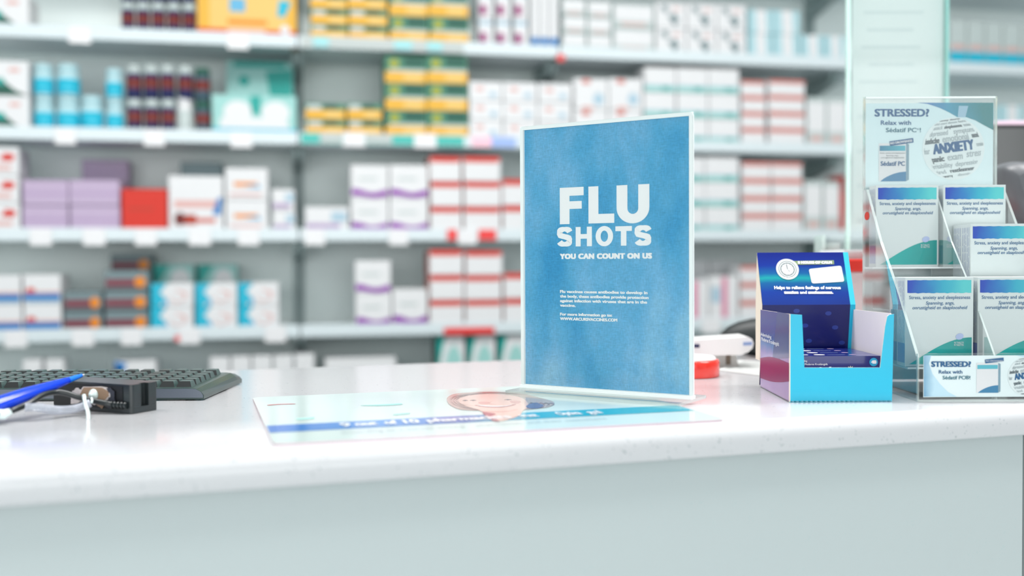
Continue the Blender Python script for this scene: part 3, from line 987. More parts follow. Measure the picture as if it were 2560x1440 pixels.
# ================================================================== FLU SIGN
sl = G(1305, 974, .0025); sr = G(1734, 1005, .0025)
su = (sr - sl).normalized()
SP = PL(sl, su, (0, 0, 1))
SWD = (sr - sl).length
hL = SP.px(1301, 319)[1]; hR = SP.px(1731, 278)[1]
SH = (hL + hR) / 2
sign = thing('sign_holder', SP.at(SWD / 2, 0, 0), 'clear upright holder with blue flu shots poster standing on the mint mat', 'sign')
b = MB()
TH = .004
b.prism([SP.at(u, v, TH / 2) for u, v in rrect(0, .003, SWD, SH, .004)], SP.n * -.0012, M_ACR, M_EDGE_W)
b.prism([SP.at(u, v, -TH / 2) for u, v in rrect(0, .003, SWD, SH, .004)], SP.n * .0012, M_ACR, M_EDGE_W)
e = .0042
for (a, c) in [((0, .003), (e, SH)), ((SWD - e, .003), (SWD, SH)), ((e, SH - e), (SWD - e, SH)), ((e, .003), (SWD - e, .003 + e))]:
    b.obox(SP, (a[0], a[1], -TH / 2 + .0013), (c[0], c[1], TH / 2 - .0002), M_EDGE_W)
b.build('acrylic_sleeve', sign)
b = MB()
BP = PL(SP.at(0, 0, 0), su, Vector((-su.y, su.x, 0)))
b.prism([BP.at(u, v, 0) for u, v in rrect(0, -.038, SWD, .038, .003)], (0, 0, .003), M_ACR, M_EDGE)
b.obox(SP, (.0, .003, -.005), (SWD, .0065, -.0022), M_EDGE_W)
b.obox(SP, (.0, .003, .0022), (SWD, .0065, .005), M_EDGE_W)
b.build('base_plate', sign)
# poster insert with blue cloth-like print
ti = SP.px(1310.5, 327); tr_ = SP.px(1722.5, 289); bl_ = SP.px(1315, 967.5); br_ = SP.px(1724, 1000.5)
iu0 = (ti[0] + bl_[0]) / 2; iu1 = (tr_[0] + br_[0]) / 2; iv0 = (bl_[1] + br_[1]) / 2; iv1 = (ti[1] + tr_[1]) / 2
m = bpy.data.materials.new('blue_watercolour_print')
m.use_nodes = True
nt = m.node_tree
bs = nt.nodes['Principled BSDF']; bs.inputs['Roughness'].default_value = .35; bs.inputs['Specular IOR Level'].default_value = .2
tc = nt.nodes.new('ShaderNodeTexCoord')
mp = nt.nodes.new('ShaderNodeMapping'); mp.inputs['Scale'].default_value = (1.7, 1.7, .75)
nt.links.new(tc.outputs['Object'], mp.inputs['Vector'])
n1 = nt.nodes.new('ShaderNodeTexNoise'); n1.inputs['Scale'].default_value = 9; n1.inputs['Detail'].default_value = 4
nt.links.new(mp.outputs[0], n1.inputs['Vector'])
cr = nt.nodes.new('ShaderNodeValToRGB')
stops = [(.30, (62, 158, 208)), (.44, (92, 176, 218)), (.56, (122, 188, 226)), (.70, (156, 206, 232))]
while len(cr.color_ramp.elements) < 4: cr.color_ramp.elements.new(.5)
for e_, (p, c) in zip(cr.color_ramp.elements, stops): e_.position = p; e_.color = lin(c)
nt.links.new(n1.outputs['Fac'], cr.inputs[0])
mp2 = nt.nodes.new('ShaderNodeMapping'); mp2.inputs['Scale'].default_value = (2.2, 2.2, .5)
nt.links.new(tc.outputs['Object'], mp2.inputs['Vector'])
n2 = nt.nodes.new('ShaderNodeTexNoise'); n2.inputs['Scale'].default_value = 420; n2.inputs['Detail'].default_value = 2
nt.links.new(mp2.outputs[0], n2.inputs['Vector'])
mp3 = nt.nodes.new('ShaderNodeMapping'); mp3.inputs['Scale'].default_value = (.4, .4, 2.2)
nt.links.new(tc.outputs['Object'], mp3.inputs['Vector'])
n3 = nt.nodes.new('ShaderNodeTexNoise'); n3.inputs['Scale'].default_value = 420; n3.inputs['Detail'].default_value = 2
nt.links.new(mp3.outputs[0], n3.inputs['Vector'])
av = nt.nodes.new('ShaderNodeMath'); av.operation = 'ADD'
nt.links.new(n2.outputs['Fac'], av.inputs[0]); nt.links.new(n3.outputs['Fac'], av.inputs[1])
mr = nt.nodes.new('ShaderNodeMapRange'); mr.inputs['From Min'].default_value = .6; mr.inputs['From Max'].default_value = 1.4
mr.inputs['To Min'].default_value = .82; mr.inputs['To Max'].default_value = 1.16
nt.links.new(av.outputs[0], mr.inputs[0])
mx = nt.nodes.new('ShaderNodeMix'); mx.data_type = 'RGBA'; mx.blend_type = 'MULTIPLY'; mx.inputs[0].default_value = 1
nt.links.new(cr.outputs[0], mx.inputs[6]); nt.links.new(mr.outputs[0], mx.inputs[7])
nt.links.new(mx.outputs[2], bs.inputs['Base Color'])
M_POSTER = m
b = MB()
b.obox(SP, (e * .9, .004, -.0006), (SWD - e * .9, SH - .004, .0001), PAPER)
b.dec(SP, q(iu0, iv0, iu1, iv1), M_POSTER, .0002)
b.build('poster', sign)

# lettering on the poster
M_LW = mat('poster_white_lettering', (255, 255, 255), .4, noise=(40, 1))
b = MB()


def heavy(pts2, fs, x0, y0, w_, h_):
    """pts in 0..1 letter cell -> sign plane"""
    b.add([SP.at(x0 + x * w_, y0 + y * h_, .0004) for x, y in pts2], fs, M_LW)


def cell(px0, px1, pyt, pyb):
    """letter cell measured on the photo: left x, right x, top y, bottom y (at its left)"""
    a = SP.px(px0, pyb); c = SP.px(px1, pyb); t_ = SP.px(px0, pyt)
    return a[0], a[1], c[0] - a[0], t_[1] - a[1]


K = 1 / 3.131
cx_ = lambda x: 1280 + x * K
cy_ = lambda y: 260 + y * K


def Lt(ch, x0, x1, yt, yb):
    x, y, w_, h_ = cell(cx_(x0), cx_(x1), cy_(yt), cy_(yb))
    if ch == 'F':
        heavy([(0, 0), (.41, 0), (.41, .41), (.92, .41), (.92, .62), (.41, .62), (.41, .77), (1, .77), (1, 1), (0, 1)], [range(10)], x, y, w_, h_)
    if ch == 'L':
        heavy([(0, 0), (1, 0), (1, .25), (.39, .25), (.39, 1), (0, 1)], [range(6)], x, y, w_, h_)
    if ch == 'H':
        heavy([(0, 0), (.31, 0), (.31, .39), (.69, .39), (.69, 0), (1, 0), (1, 1), (.69, 1), (.69, .63), (.31, .63), (.31, 1), (0, 1)], [range(12)], x, y, w_, h_)
    if ch == 'T':
        heavy([(.33, 0), (.67, 0), (.67, .75), (1, .75), (1, 1), (0, 1), (0, .75), (.33, .75)], [range(8)], x, y, w_, h_)
    if ch == 'U':
        o_ = [(0, 1), (0, .40)] + arc2(.5, .40, .5, .42, 180, 360, 18)[1:] + [(1, 1)]
        i_ = [(.335, 1), (.335, .38)] + arc2(.5, .38, .165, .15, 180, 360, 18)[1:] + [(.665, 1)]
        nn = len(o_)
        heavy(o_ + i_, [(k, nn + k, nn + k + 1, k + 1) for k in range(nn - 1)], x, y, w_, h_)
    if ch == 'O':
        o_ = ell(.5, .5, .5, .52, 36); i_ = ell(.5, .5, .21, .285, 36)
        heavy(o_ + i_, [(k, (k + 1) % 36, 36 + (k + 1) % 36, 36 + k) for k in range(36)], x, y, w_, h_)
    if ch == 'S':
        import itertools
        up = [(.5 + .36 * math.cos(R(a)), .72 + .175 * math.sin(R(a))) for a in range(8, 181, 12)]
        mid = [(.14, .66), (.19, .585), (.32, .54), (.5, .505), (.68, .465), (.81, .41), (.85, .335), (.85, .29)]
        lo = [(.5 + .355 * math.cos(R(a)), .275 + .165 * math.sin(R(a))) for a in range(0, -173, -12)]
        pts = up + mid + lo[1:]
        asp = w_ / h_
        wf = lambda dx, dy: .27
        P2 = [(px_ * w_, py_ * h_) for px_, py_ in pts]
        vs2, fs2 = stroke(P2, 0, lambda dx, dy: h_ * .225 * abs(dx) + w_ * .30 * abs(dy))
        b.add([SP.at(x + u_, y + v_, .0004) for u_, v_ in vs2], fs2, M_LW)


Lt('F', 376, 563, 657, 942)
Lt('L', 600, 802, 647, 936)
Lt('U', 820, 1077, 638, 932)
Lt('S', 357, 470, 966, 1115)
Lt('H', 500, 627, 963, 1115)
Lt('O', 656, 793, 960, 1112)
Lt('T', 811, 940, 958, 1110)
Lt('S', 964, 1089, 953, 1108)
ptext(b, SP, 'YOU CAN COUNT ON US', M_LW, cx_(376), cx_(1098), cy_(1214), cy_(1172), py1=cy_(1210), bold=.13, spacing=1.12)
K2 = 1 / 3.429
c2x = lambda x: 1280 + x * K2
c2y = lambda y: 640 + y * K2
for body, x1, y0, y1, in [('Flu vaccines causes antibodies to develop in', 1164, 316, 328), ('the body, these antibodies provide protection', 1173, 356, 370),
                          ('against infection with viruses that are in the', 1160, 395, 409), ('vaccine.', 548, 434, 437),
                          ('For more information go to:', 861, 510, 521), ('WWW.ARCURSVACCINES.COM', 905, 549, 563)]:
    ptext(b, SP, body, M_LW, c2x(413), c2x(x1), c2y(y0), c2y(y0 - 25), py1=c2y(y1), bold=.1)
b.build('poster_lettering', sign)

# ================================================================== BLUE COUNTER BOX
bx = thing('counter_display_box', (.36, 1.17, CT), 'bright cyan open card box with dark blue header beside the acrylic stand', 'display box')
M_CY = mat('cyan_card', (0, 182, 216), .4, coat=.1)
M_NAVY = ramp_mat('navy_header_print', [(0, (0, 40, 125)), (.28, (0, 52, 145)), (.46, (2, 90, 145)), (.55, (10, 150, 155)), (.64, (2, 90, 150)), (.8, (0, 42, 140)), (1, (0, 28, 125))],
                  1, 'Z', .3, .15, warp=.10, lo=.0, hi=1, wscale=30)
M_NAVY2 = mat('navy_lower_card', (2, 14, 92), .3, coat=.2)
M_CARD_IN = mat('white_card_inside', (238, 232, 236), .5)
M_CREAM = mat('cream_card_edge', (235, 222, 205), .6)
FL = G(1973, 1006); FR = G(2230, 1004.7); BLc = G(1901, 968)
fu = (FR - FL).normalized()
FP = PL(FL, fu, (0, 0, 1)); FW = (FR - FL).length
sd = (BLc - FL); SDL = sd.length
BXH = FP.px(1970, 785)[1]
t1 = .0012
cyf = [(0, .0001), (FW, .0001)] + [FP.px(2235, 785), FP.px(2224, 786), FP.px(2218, 791), FP.px(2213, 815), FP.px(2200, 919), FP.px(2011, 919), FP.px(2005, 787)] + [(0, BXH)]
b = MB()
b.prism([FP.at(u, v) for u, v in cyf], -FP.n * t1, M_CY, M_CREAM, M_CARD_IN)
b.build('front_panel', bx)
# left side panel, printed
LP = PL(BLc, -sd.normalized(), (0, 0, 1))
b = MB()
lpts = [(0, .0005), (SDL, .0005), (SDL, BXH), (0, BXH - .0015)]
M_SIDE = ramp_mat('side_print', [(0, (178, 170, 205)), (.14, (165, 150, 195)), (.5, (140, 125, 180)), (.62, (70, 110, 170)), (.72, (25, 60, 140)), (1, (45, 45, 130))], 1, 'Z', .25, .12,
                  warp=.10, lo=.0, hi=BXH, wscale=45)
b.prism([LP.at(u, v) for u, v in lpts], -LP.n * t1, M_SIDE, M_CREAM, M_CARD_IN)
b.dec(LP, [(SDL * .45, BXH * .42), (SDL, BXH * .50), (SDL, BXH), (SDL * .62, BXH)], mat('side_print_navy', (12, 40, 120), .25, coat=.15), .0002)
mg = [(SDL * i / 12, BXH * (.12 + .12 * i / 12 - .03 * math.sin(i / 12 * 3.1))) for i in range(13)] + \
     [(SDL * i / 12, BXH * (.37 + .09 * i / 12 + .03 * math.sin(i / 12 * 3.8))) for i in range(12, -1, -1)]
b.dec(LP, mg, mat('magenta_print', (122, 22, 92), .3, spec=.25), .0003)
put_text(b, LP, 'Ademhaling', M_LW, SDL * .03, SDL * .42, BXH * .66, BXH * .70, .0004)
put_text(b, LP, 'Moderne Kruidengids', M_LW, SDL * .05, SDL * .68, BXH * .60, BXH * .645, .0004)
b.build('side_panel', bx)
# right side panel
RP = PL(FR, sd.normalized(), (0, 0, 1))
b = MB()
b.prism([RP.at(0, .0005, 0), RP.at(SDL, .0005, 0), RP.at(SDL, BXH - .0015, 0), RP.at(.004, BXH, 0), RP.at(0, BXH - .004, 0)], -RP.n * t1, M_CY, M_CREAM, M_CARD_IN)
b.build('side_panel', bx)
b = MB()
b.prism([FL + Vector((0, 0, .0005)), FR + Vector((0, 0, .0005)), FR + sd + Vector((0, 0, .0005)), BLc + Vector((0, 0, .0005))], (0, 0, .001), M_CARD_IN)
b.build('bottom_panel', bx)
# header card, folded
X0, X1 = BLc.x + .0002, BLc.x + FW + .001
zt = D(2010, 631, 1.25).z; zc = D(2010, 762, 1.222).z
b = MB()
yt, yc, yb = 1.250, 1.222, 1.238
th = Vector((0, .0012, 0))
HP = PL((X0, yc, zc), (1, 0, 0), Vector((0, yt - yc, zt - zc)))
HL = math.hypot(yt - yc, zt - zc); HW = X1 - X0
M_NAVY.node_tree.nodes['Map Range'].inputs['From Min'].default_value = zc - CT
M_NAVY.node_tree.nodes['Map Range'].inputs['From Max'].default_value = zt - CT
cyw = .0062
b.prism([HP.at(0, 0), HP.at(HW - cyw, 0), HP.at(HW - cyw, HL), HP.at(0, HL)], th, M_NAVY, M_CREAM, M_CARD_IN)
b.prism([HP.at(HW - cyw, 0), HP.at(HW, 0), HP.at(HW, HL), HP.at(HW - cyw, HL)], th, mat('light_cyan_card', (50, 198, 228), .3, coat=.25), M_CY, M_CARD_IN)
zb0 = CT + .002
b.prism([(X0, yb, zb0), (X1 - cyw, yb, zb0), (X1 - cyw, yc, zc), (X0, yc, zc)], th, M_NAVY2, M_CREAM, M_CARD_IN)
b.prism([(X1 - cyw, yb, zb0), (X1, yb, zb0), (X1, yc, zc), (X1 - cyw, yc, zc)], th, M_CY, M_CY, M_CARD_IN)
hc = b.build('header_card', bx)
b = MB()
b.prism([(X0, yt, zt - .001), (X0, yc, zc), (X0, yb, zb0 + .03), (X0, 1.2565, zb0 + .03), (X0, 1.2565, zc)], (.001, 0, 0), M_CREAM)
b.build('support_flap', bx)
b = MB()
hp = lambda x, y: HP.px(1860 + x / 3.274, 600 + y / 3.274)
M_OLIVE = mat('olive_strip', (130, 150, 110), .3)
b.dec(HP, [hp(400, 172), hp(735, 166), hp(738, 200), hp(400, 204)], M_OLIVE, .0003)
c0 = hp(355, 240)
rr = (hp(448, 240)[0] - c0[0])
b.dec(HP, ell(c0[0], c0[1], rr, rr * 1.0, 40), C['white'], .0005)
M_DIAL = mat('grey_dial_print', (110, 125, 125), .4)
for r_in, r_out in ((.56, .62), (.74, .78)):
    o_ = ell(c0[0], c0[1], rr * r_out, rr * r_out, 36); i_ = ell(c0[0], c0[1], rr * r_in, rr * r_in, 36)
    b.add([HP.at(u, v, .0007) for u, v in o_ + i_], [(k, (k + 1) % 36, 36 + (k + 1) % 36, 36 + k) for k in range(36)], M_DIAL)
b.dec(HP, [(c0[0] - .0003, c0[1]), (c0[0] + .0003, c0[1]), (c0[0] - .0004, c0[1] + rr * .45), (c0[0] - .0010, c0[1] + rr * .45)], C['dkgrey'], .0008)
b.dec(HP, [(c0[0] - .0002, c0[1] + .0003), (c0[0] + rr * .15, c0[1] - rr * .25), (c0[0] + rr * .15 + .0004, c0[1] - rr * .23)], C['dkgrey'], .0008)
for k in range(12):
    a_ = R(30 * k); x_, y_ = math.cos(a_), math.sin(a_)
    b.dec(HP, [(c0[0] + rr * (.5 * x_ - .012 * y_), c0[1] + rr * (.5 * y_ + .012 * x_)), (c0[0] + rr * (.5 * x_ + .012 * y_), c0[1] + rr * (.5 * y_ - .012 * x_)),
               (c0[0] + rr * (.57 * x_ + .012 * y_), c0[1] + rr * (.57 * y_ - .012 * x_)), (c0[0] + rr * (.57 * x_ - .012 * y_), c0[1] + rr * (.57 * y_ + .012 * x_))], C['dkgrey'], .0008)
b.build('clock_emblem', bx)
b = MB()
p_ = [hp(528, 238), hp(795, 210), hp(822, 342), hp(555, 358)]
pts = []
for k in range(4):
    a_, c_, n_ = Vector(p_[k - 1]), Vector(p_[k]), Vector(p_[(k + 1) % 4])
    d0 = (a_ - c_).normalized() * .0028; d1 = (n_ - c_).normalized() * .0028
    for f_ in (0, .33, .67, 1):
        w0 = (1 - f_) ** 2; w2 = f_ ** 2
        pts.append(tuple(c_ + d0 * w0 + d1 * w2))
b.dec(HP, pts, C['white'], .0004)
b.build('white_label', bx)
b = MB()
P6 = lambda x, y: (1860 + x / 3.274, 600 + y / 3.274)


def htext(body, x0, x1, yb_, yt_, bold):
    a_ = P6(x0, yb_); c_ = P6(x1, yt_)
    ptext(b, HP, body, M_LW, a_[0], c_[0], a_[1], c_[1], .0006, bold=bold)


htext('5 HOURS OF CALM', 440, 720, 196, 175, .14)
htext('Helps to relieve feelings of nervous', 248, 792, 404, 378, .06)
htext('tension', 327, 446, 442, 417, .16)
htext('and', 458, 514, 442, 417, .05)
htext('anxiousness.', 524, 731, 442, 417, .16)
htext('4 mg', 334, 390, 313, 301, .02)
b.build('header_lettering', bx)
b = MB()
M_FAINT = mat('faint_blue_print', (30, 55, 140), .3, coat=.5)
LPp = PL((X0, yb, zb0), (1, 0, 0), Vector((0, yc - yb, zc - zb0)))
for x_, y_ in [(430, 580), (690, 600), (500, 700), (745, 715), (530, 825), (800, 840)]:
    c_ = LPp.px(*P6(x_, y_))
    b.dec(LPp, ell(c_[0], c_[1], .0038, .0026), M_FAINT, .0003)
b.build('faint_print', bx)


# cartons inside the counter box
M_NP = mat('navy_pack', (14, 28, 110), .25, coat=.4)
zt_p = .0455
pack0 = None
py0 = 1.1205
pdp = .0262
pw = .104
for k in range(4):
    if pack0 is None:
        b = MB()
        b.box((-pw / 2, 0, 0), (pw / 2, pdp - .0008, zt_p), M_NP)
        fp = PL((-pw / 2, 0, 0), (1, 0, 0), (0, 0, 1))
        tp = PL((-pw / 2, 0, zt_p), (1, 0, 0), (0, 1, 0))
        b.dec(fp, ell(.0965, zt_p - .0068, .0046, .0046), mat('pack_cyan_dot', (40, 175, 215), .3), .0003)
        put_text(b, fp, '40', M_LW, .0936, .0994, zt_p - .0086, zt_p - .0048, .0006, bold=.12)
        put_text(b, fp, 'Ademhaling', M_LW, .012, .0235, zt_p - .0062, zt_p - .0042, .0004)
        put_text(b, fp, 'Medicine / Moderne Kruidengids', M_LW, .008, .046, zt_p - .0098, zt_p - .0078, .0004)
        put_text(b, fp, 'calm mind', M_LW, .006, .050, zt_p - .0175, zt_p - .0118, .0004, bold=.12)
        for a_ in (-60, -30, 0, 30, 60):
            s_, c_ = math.sin(R(a_)), math.cos(R(a_))
            ctr_ = (.071, zt_p - .0155)
            b.dec(fp, [(ctr_[0] + x * c_ + y * s_, ctr_[1] - x * s_ + y * c_) for x, y in [(0, 0), (.0013, .002), (0, .005), (-.0013, .002)]], C['cream'], .0005 + .0001 * (a_ == 0))
        put_text(b, tp, 'calm', M_LW, .006, .028, .010, .018, .0003, bold=.14)
        b.dec(tp, ell(.041, .014, .0062, .0052), C['white'], .0003)
        b.dec(tp, q(.05, .0135, .07, .0145), M_FAINT if False else C['paleblue'], .0003)
        b.dec(tp, ell(.078, .014, .004, .0034), C['lilac'], .0003)
        pack0 = b.build('medicine_carton', loc=(0, 0, 0), bevel=.0004, seg=1)
        o = pack0
    else:
        o = pack0.copy(); COL.objects.link(o)
    o.location = ((FL.x + FR.x) / 2 - .0005, py0 + .0262 * k, CT + .0018)
    tag(o, 'dark blue calm tablets carton, %s in the row inside cyan counter box' % ('frontmost', 'second from front', 'third from front', 'rearmost')[k], 'box',
        'blue cartons inside the cyan box')

# ================================================================== ACRYLIC TIERED STAND
ST_L, ST_R = .4325, .6015
ST_F, ST_B = 1.094, 1.262
stand = thing('tiered_acrylic_stand', ((ST_L + ST_R) / 2, 1.18, CT), 'clear acrylic tiered stand holding white stress tablet cartons at right', 'display stand')
slope = [(1.248, .234), (1.203, .173), (1.148, .115), (1.096, .051)]
sidep = [(ST_B, .0), (ST_B, .238), (1.250, .238)] + slope[0:] + [(ST_F, .048), (ST_F, .0)]
t3 = .003
for nm, x in (('side_panel', ST_L), ('divider', (ST_L + ST_R) / 2 - .0015), ('side_panel', ST_R - t3)):
    b = MB()
    pts = [(x, y, CT + z + .0005) for y, z in sidep]
    if nm == 'divider':
        pts = [(x, min(y, ST_B - .002), CT + max(z, .036) + .0005) for y, z in sidep if z > .045 or y > 1.2]
    b.prism(pts, (t3 if nm == 'side_panel' else .002, 0, 0), M_ACR, M_EDGE)
    b.build(nm, stand)
TIERS = [(.0340, 1.126, 1.182), (.0950, 1.1825, 1.236), (.1440, 1.2365, 1.2655)]
for k, (z, y0, y1) in enumerate(TIERS):
    b = MB()
    x0, x1 = ST_L + t3, ST_R - t3
    if k == 1:
        pass
    b.prism([(x0, y0, CT + z - .002), (x1, y0, CT + z - .002), (x1, y1, CT + z - .002), (x0, y1, CT + z - .002)], (0, 0, .002), M_ACR, M_EDGE_W if k != 1 else M_EDGE)
    b.prism([(x0, y1 - .0015, CT + z), (x1, y1 - .0015, CT + z), (x1, y1 - .0015, CT + z + .03), (x0, y1 - .0015, CT + z + .03)], (0, .0015, 0), M_ACR, M_ACR)
    b.build('tier_shelf', stand)
b = MB()
b.prism([(ST_L, ST_F - .003, CT + .0005), (ST_R, ST_F - .003, CT + .0005), (ST_R, ST_F - .003, CT + .052), (ST_L, ST_F - .003, CT + .052)], (0, .0028, 0), M_ACR, M_EDGE)
b.build('front_panel', stand)
b = MB()
b.prism([(ST_L + .003, ST_F, CT + .0005), (ST_R - .003, ST_F, CT + .0005), (ST_R - .003, ST_B, CT + .0005), (ST_L + .003, ST_B, CT + .0005)], (0, 0, .002), M_ACR, M_EDGE)
b.build('base_panel', stand)
# header sleeve with poster
HY = 1.270
HPz = PL((D(2160, 245, HY).x, HY, CT), (1, 0, 0), (0, 0, 1))
hx0, hz1 = HPz.px(2159.5, 242.5); hx1 = HPz.px(2492, 244)[0]
b = MB()
for yy in (0, -.0042):
    b.prism([HPz.at(u, v, -yy if False else yy + .0022) for u, v in rrect(hx0, .0, hx1, hz1, .003)], (0, .0010, 0), M_ACR, M_EDGE)
ee = .0022
for a, c in [((hx0, 0), (hx0 + ee, hz1)), ((hx1 - ee, 0), (hx1, hz1))]:
    b.obox(HPz, (a[0], a[1], -.0028), (c[0], c[1], .0010), M_EDGE)
b.obox(HPz, (hx0 + ee, hz1 - ee, -.0028), (hx1 - ee, hz1, .0010), M_EDGE_W)
b.build('header_sleeve', stand)
M_LEAF = ramp_mat('pale_mint_poster', [(0, (218, 230, 231)), (.55, (208, 226, 229)), (1, (198, 220, 224))], 1, 'Z', .35, .3, warp=.1, lo=.1, hi=.36, wscale=6)
M_SWOOP = ramp_mat('blue_teal_swoosh', [(0, (30, 120, 160)), (.35, (70, 120, 175)), (.6, (40, 140, 170)), (1, (20, 120, 125))], 1, 'X', .35, .3, warp=.35, lo=-.02, hi=.085, wscale=25)
M_INK = mat('dark_blue_ink', (22, 88, 135), .4)
M_INKT = mat('teal_ink', (30, 105, 125), .4)
M_GREY1 = mat('grey_ink', (165, 178, 182), .4)
M_GREY2 = mat('dark_grey_ink', (95, 108, 114), .4)
P7 = lambda x, y: (2120 + x / 3.6, 220 + y / 3.6)
P8 = lambda x, y: (2120 + x / 3.13, 580 + y / 3.13)
WORDS = [(62, 'anxiety stress disease', 0, .06), (49, 'stress exam stress disorder', 0, .07), (37, 'attack', 0, .09), (37, 'sleeplessness tension', 1, .075), (24, 'depressed symptoms', 0, .11),
         (11, 'emotional', 0, .115)]


def ball(b, pl, cx, cy, rad, rot, n=.0005, vn='full'):
    ca, sa = math.cos(R(rot)), math.sin(R(rot))
    rows = [(66, 'anxiety disorder', -60, 60, 7, M_GREY2), (54, 'stress exam disease disorder', -65, 65, 8, M_GREY1), (42, 'attack', -52, -22, 9, M_GREY1), (42, 'sleeplessness', -18, 30, 8, M_GREY2),
            (42, 'tension', 34, 62, 8, M_GREY1), (28, 'depressed', -56, -8, 11, M_GREY1), (28, 'symptoms', 4, 58, 11, M_GREY1), (14, 'headache', -68, -26, 11, M_GREY2),
            (14, 'emotional', -20, 34, 13, M_GREY1), (16, 'mood', 42, 64, 10, M_GREY2), (-4, 'fear', -72, -50, 11, M_GREY1), (-6, 'ANXIETY', -42, 42, 19, M_INK), (-1, 'tension', 48, 74, 8, M_GREY1),
            (-21, 'panic', -50, -20, 11, M_GREY2), (-21, 'exam', -14, 16, 13, M_GREY1), (-19, 'stress', 24, 62, 13, M_GREY1), (-35, 'irritability', -58, -6, 10, M_GREY1),
            (-35, 'depression', 0, 56, 10, M_GREY1), (-49, 'tired', -60, -28, 10, M_GREY1), (-49, 'restlessness', -16, 54, 10, M_GREY2), (-63, 'worry', -56, -14, 9, M_GREY2), (-63, 'disorder', 4, 56, 9, M_GREY1)]
    for lat, word, l0, l1, hgt, m_ in rows:
        for i_, (vs_, fs_) in enumerate(text2(word, l0, l1, lat, lat + hgt, bold=.08 if m_ is not M_GREY1 else .03)):
            out_ = []
            for lo_, la_ in vs_:
                x_ = math.cos(R(la_)) * math.sin(R(lo_)) * rad; y_ = math.sin(R(la_)) * rad
                out_.append(pl.at(cx + x_ * ca - y_ * sa, cy + x_ * sa + y_ * ca, n + .00002 * i_))
            b.add(out_, fs_, m_)


def minipack(b, pl, f, n=.0004):
    """small printed picture of a tablet pack; f maps 0..1 coordinates to the plane"""
    M_SH = mat('print_soft_grey', (120, 150, 165), .4)
    pd = lambda pts, m_, k=0: b.dec(pl, [f(x, y) for x, y in pts], m_, n + .0001 * k)
    pd([(.9, 0), (1, .04), (1, .92), (.9, .95)], M_SH)
    pd(q(0, 0, .9, .95), C['white'], 1)
    pd(q(.03, .76, .88, .89), M_BN2, 2)
    pd([(.05, .0)] + [(.05 + .85 * t_, .24 * math.sin(t_ * 1.57) ** .8) for t_ in [i / 8 for i in range(9)]] + [(.9, .0)], M_CV2, 2)


M_BN2 = ramp_mat('mini_banner', [(0, (20, 80, 130)), (1, (90, 175, 190))], 1, 'X', .4, 0, warp=0, lo=-.08, hi=-.03)
M_CV2 = mat('mini_curve', (50, 120, 160), .4)
b = MB()
lx0, _ = HPz.px(2164, 400); lx1, lz1 = HPz.px(2484.8, 256.5)
b.obox(HPz, (lx0, .004, -.0018), (lx1, lz1, -.0012), M_LEAF)
pdec(b, HPz, [P7(620, 131), P7(720, 142), P7(830, 178), P7(920, 222), P7(990, 262), P7(1070, 262), P7(1150, 290), P7(1230, 335), P7(1312, 378), P7(1312, 131)], M_SWOOP, -.0010)
pdec(b, HPz, [P7(1000, 160), P7(1085, 160), P7(1060, 262), P7(990, 262)], mat('print_pale_wash', (150, 185, 205), .4), -.0009)
b.build('header_poster', stand)
b = MB()


def t7(body, x0, x1, yb_, yt_, m_, n=-.0008, y1=None, **k):
    a_ = P7(x0, yb_); c_ = P7(x1, yt_)
    ptext(b, HPz, body, m_, a_[0], c_[0], a_[1], c_[1], n, py1=(None if y1 is None else P7(0, y1)[1]), **k)


t7('STRESSED?', 241, 733, 256, 188, M_INK, bold=.06)
t7('Relax with', 297, 570, 331, 291, M_INK, bold=.03)
t7('Sédatif PC', 343, 618, 397, 358, M_INKT, bold=.03)
t7('®', 622, 642, 378, 362, M_INKT)
t7('!', 648, 658, 397, 358, M_INKT, bold=.03)
cb = HPz.px(*P7(952, 546)); rb = HPz.px(*P7(1232, 546))[0] - cb[0]
b.dec(HPz, ell(cb[0], cb[1], rb, rb, 48), mat('ball_white_print', (216, 226, 227), .4), -.00095)
ball(b, HPz, cb[0], cb[1], rb, 7, -.0007)
m0 = HPz.px(*P7(278, 840)); m1 = HPz.px(*P7(552, 478))
minipack(b, HPz, lambda x, y: (m0[0] + (m1[0] - m0[0]) * x, m0[1] + (m1[1] - m0[1]) * y), -.0009)
pdec(b, HPz, [P7(374, 480), P7(588, 449), P7(592, 490), P7(380, 522)], M_INK, -.0005)
t7('NO DROWSINESS', 382, 580, 508, 488, C['white'], -.0004, y1=482, bold=.05)
t7('Sédatif PC', 294, 513, 700, 660, M_INK, -.0004, bold=.04)
t7('Stress, anxiety and sleeplessness', 290, 515, 590, 578, M_GREY2, -.0004)
t7('Spanning, angs,', 345, 455, 612, 601, M_GREY2, -.0004)
t7('onrustigheid en slaaploosheid', 298, 505, 632, 620, M_GREY2, -.0004)
b.build('poster_print', stand)

# front label
LY = ST_F - .0034
LPl = PL((0, LY, CT), (1, 0, 0), (0, 0, 1))
f0 = LPl.px(2308, 993); f1 = LPl.px(2308, 889.5)
b = MB()
b.obox(LPl, (f0[0], f0[1], 0), (ST_R - .006, f1[1], .0003), M_LEAF)
M_BLOT = ramp_mat('blue_blot_print', [(0, (10, 60, 130)), (.45, (40, 120, 165)), (1, (185, 215, 228))], 1, 'X', .4, .2, warp=.5, lo=-.088, hi=-.058, wscale=40)
pdec(b, LPl, [P8(592, 965), P8(650, 965), P8(632, 1030), P8(660, 1110), P8(720, 1190), P8(780, 1250), P8(850, 1288), P8(592, 1288)], M_BLOT, .0005)
pdec(b, LPl, [P8(1310, 964), P8(1480, 964), P8(1480, 1010)], M_BLOT, .0005)
b.build('front_label', stand)
b = MB()


def t8(body, x0, x1, yb_, yt_, m_, n=.0008, **k):
    a_ = P8(x0, yb_); c_ = P8(x1, yt_)
    ptext(b, LPl, body, m_, a_[0], c_[0], a_[1], c_[1], n, **k)


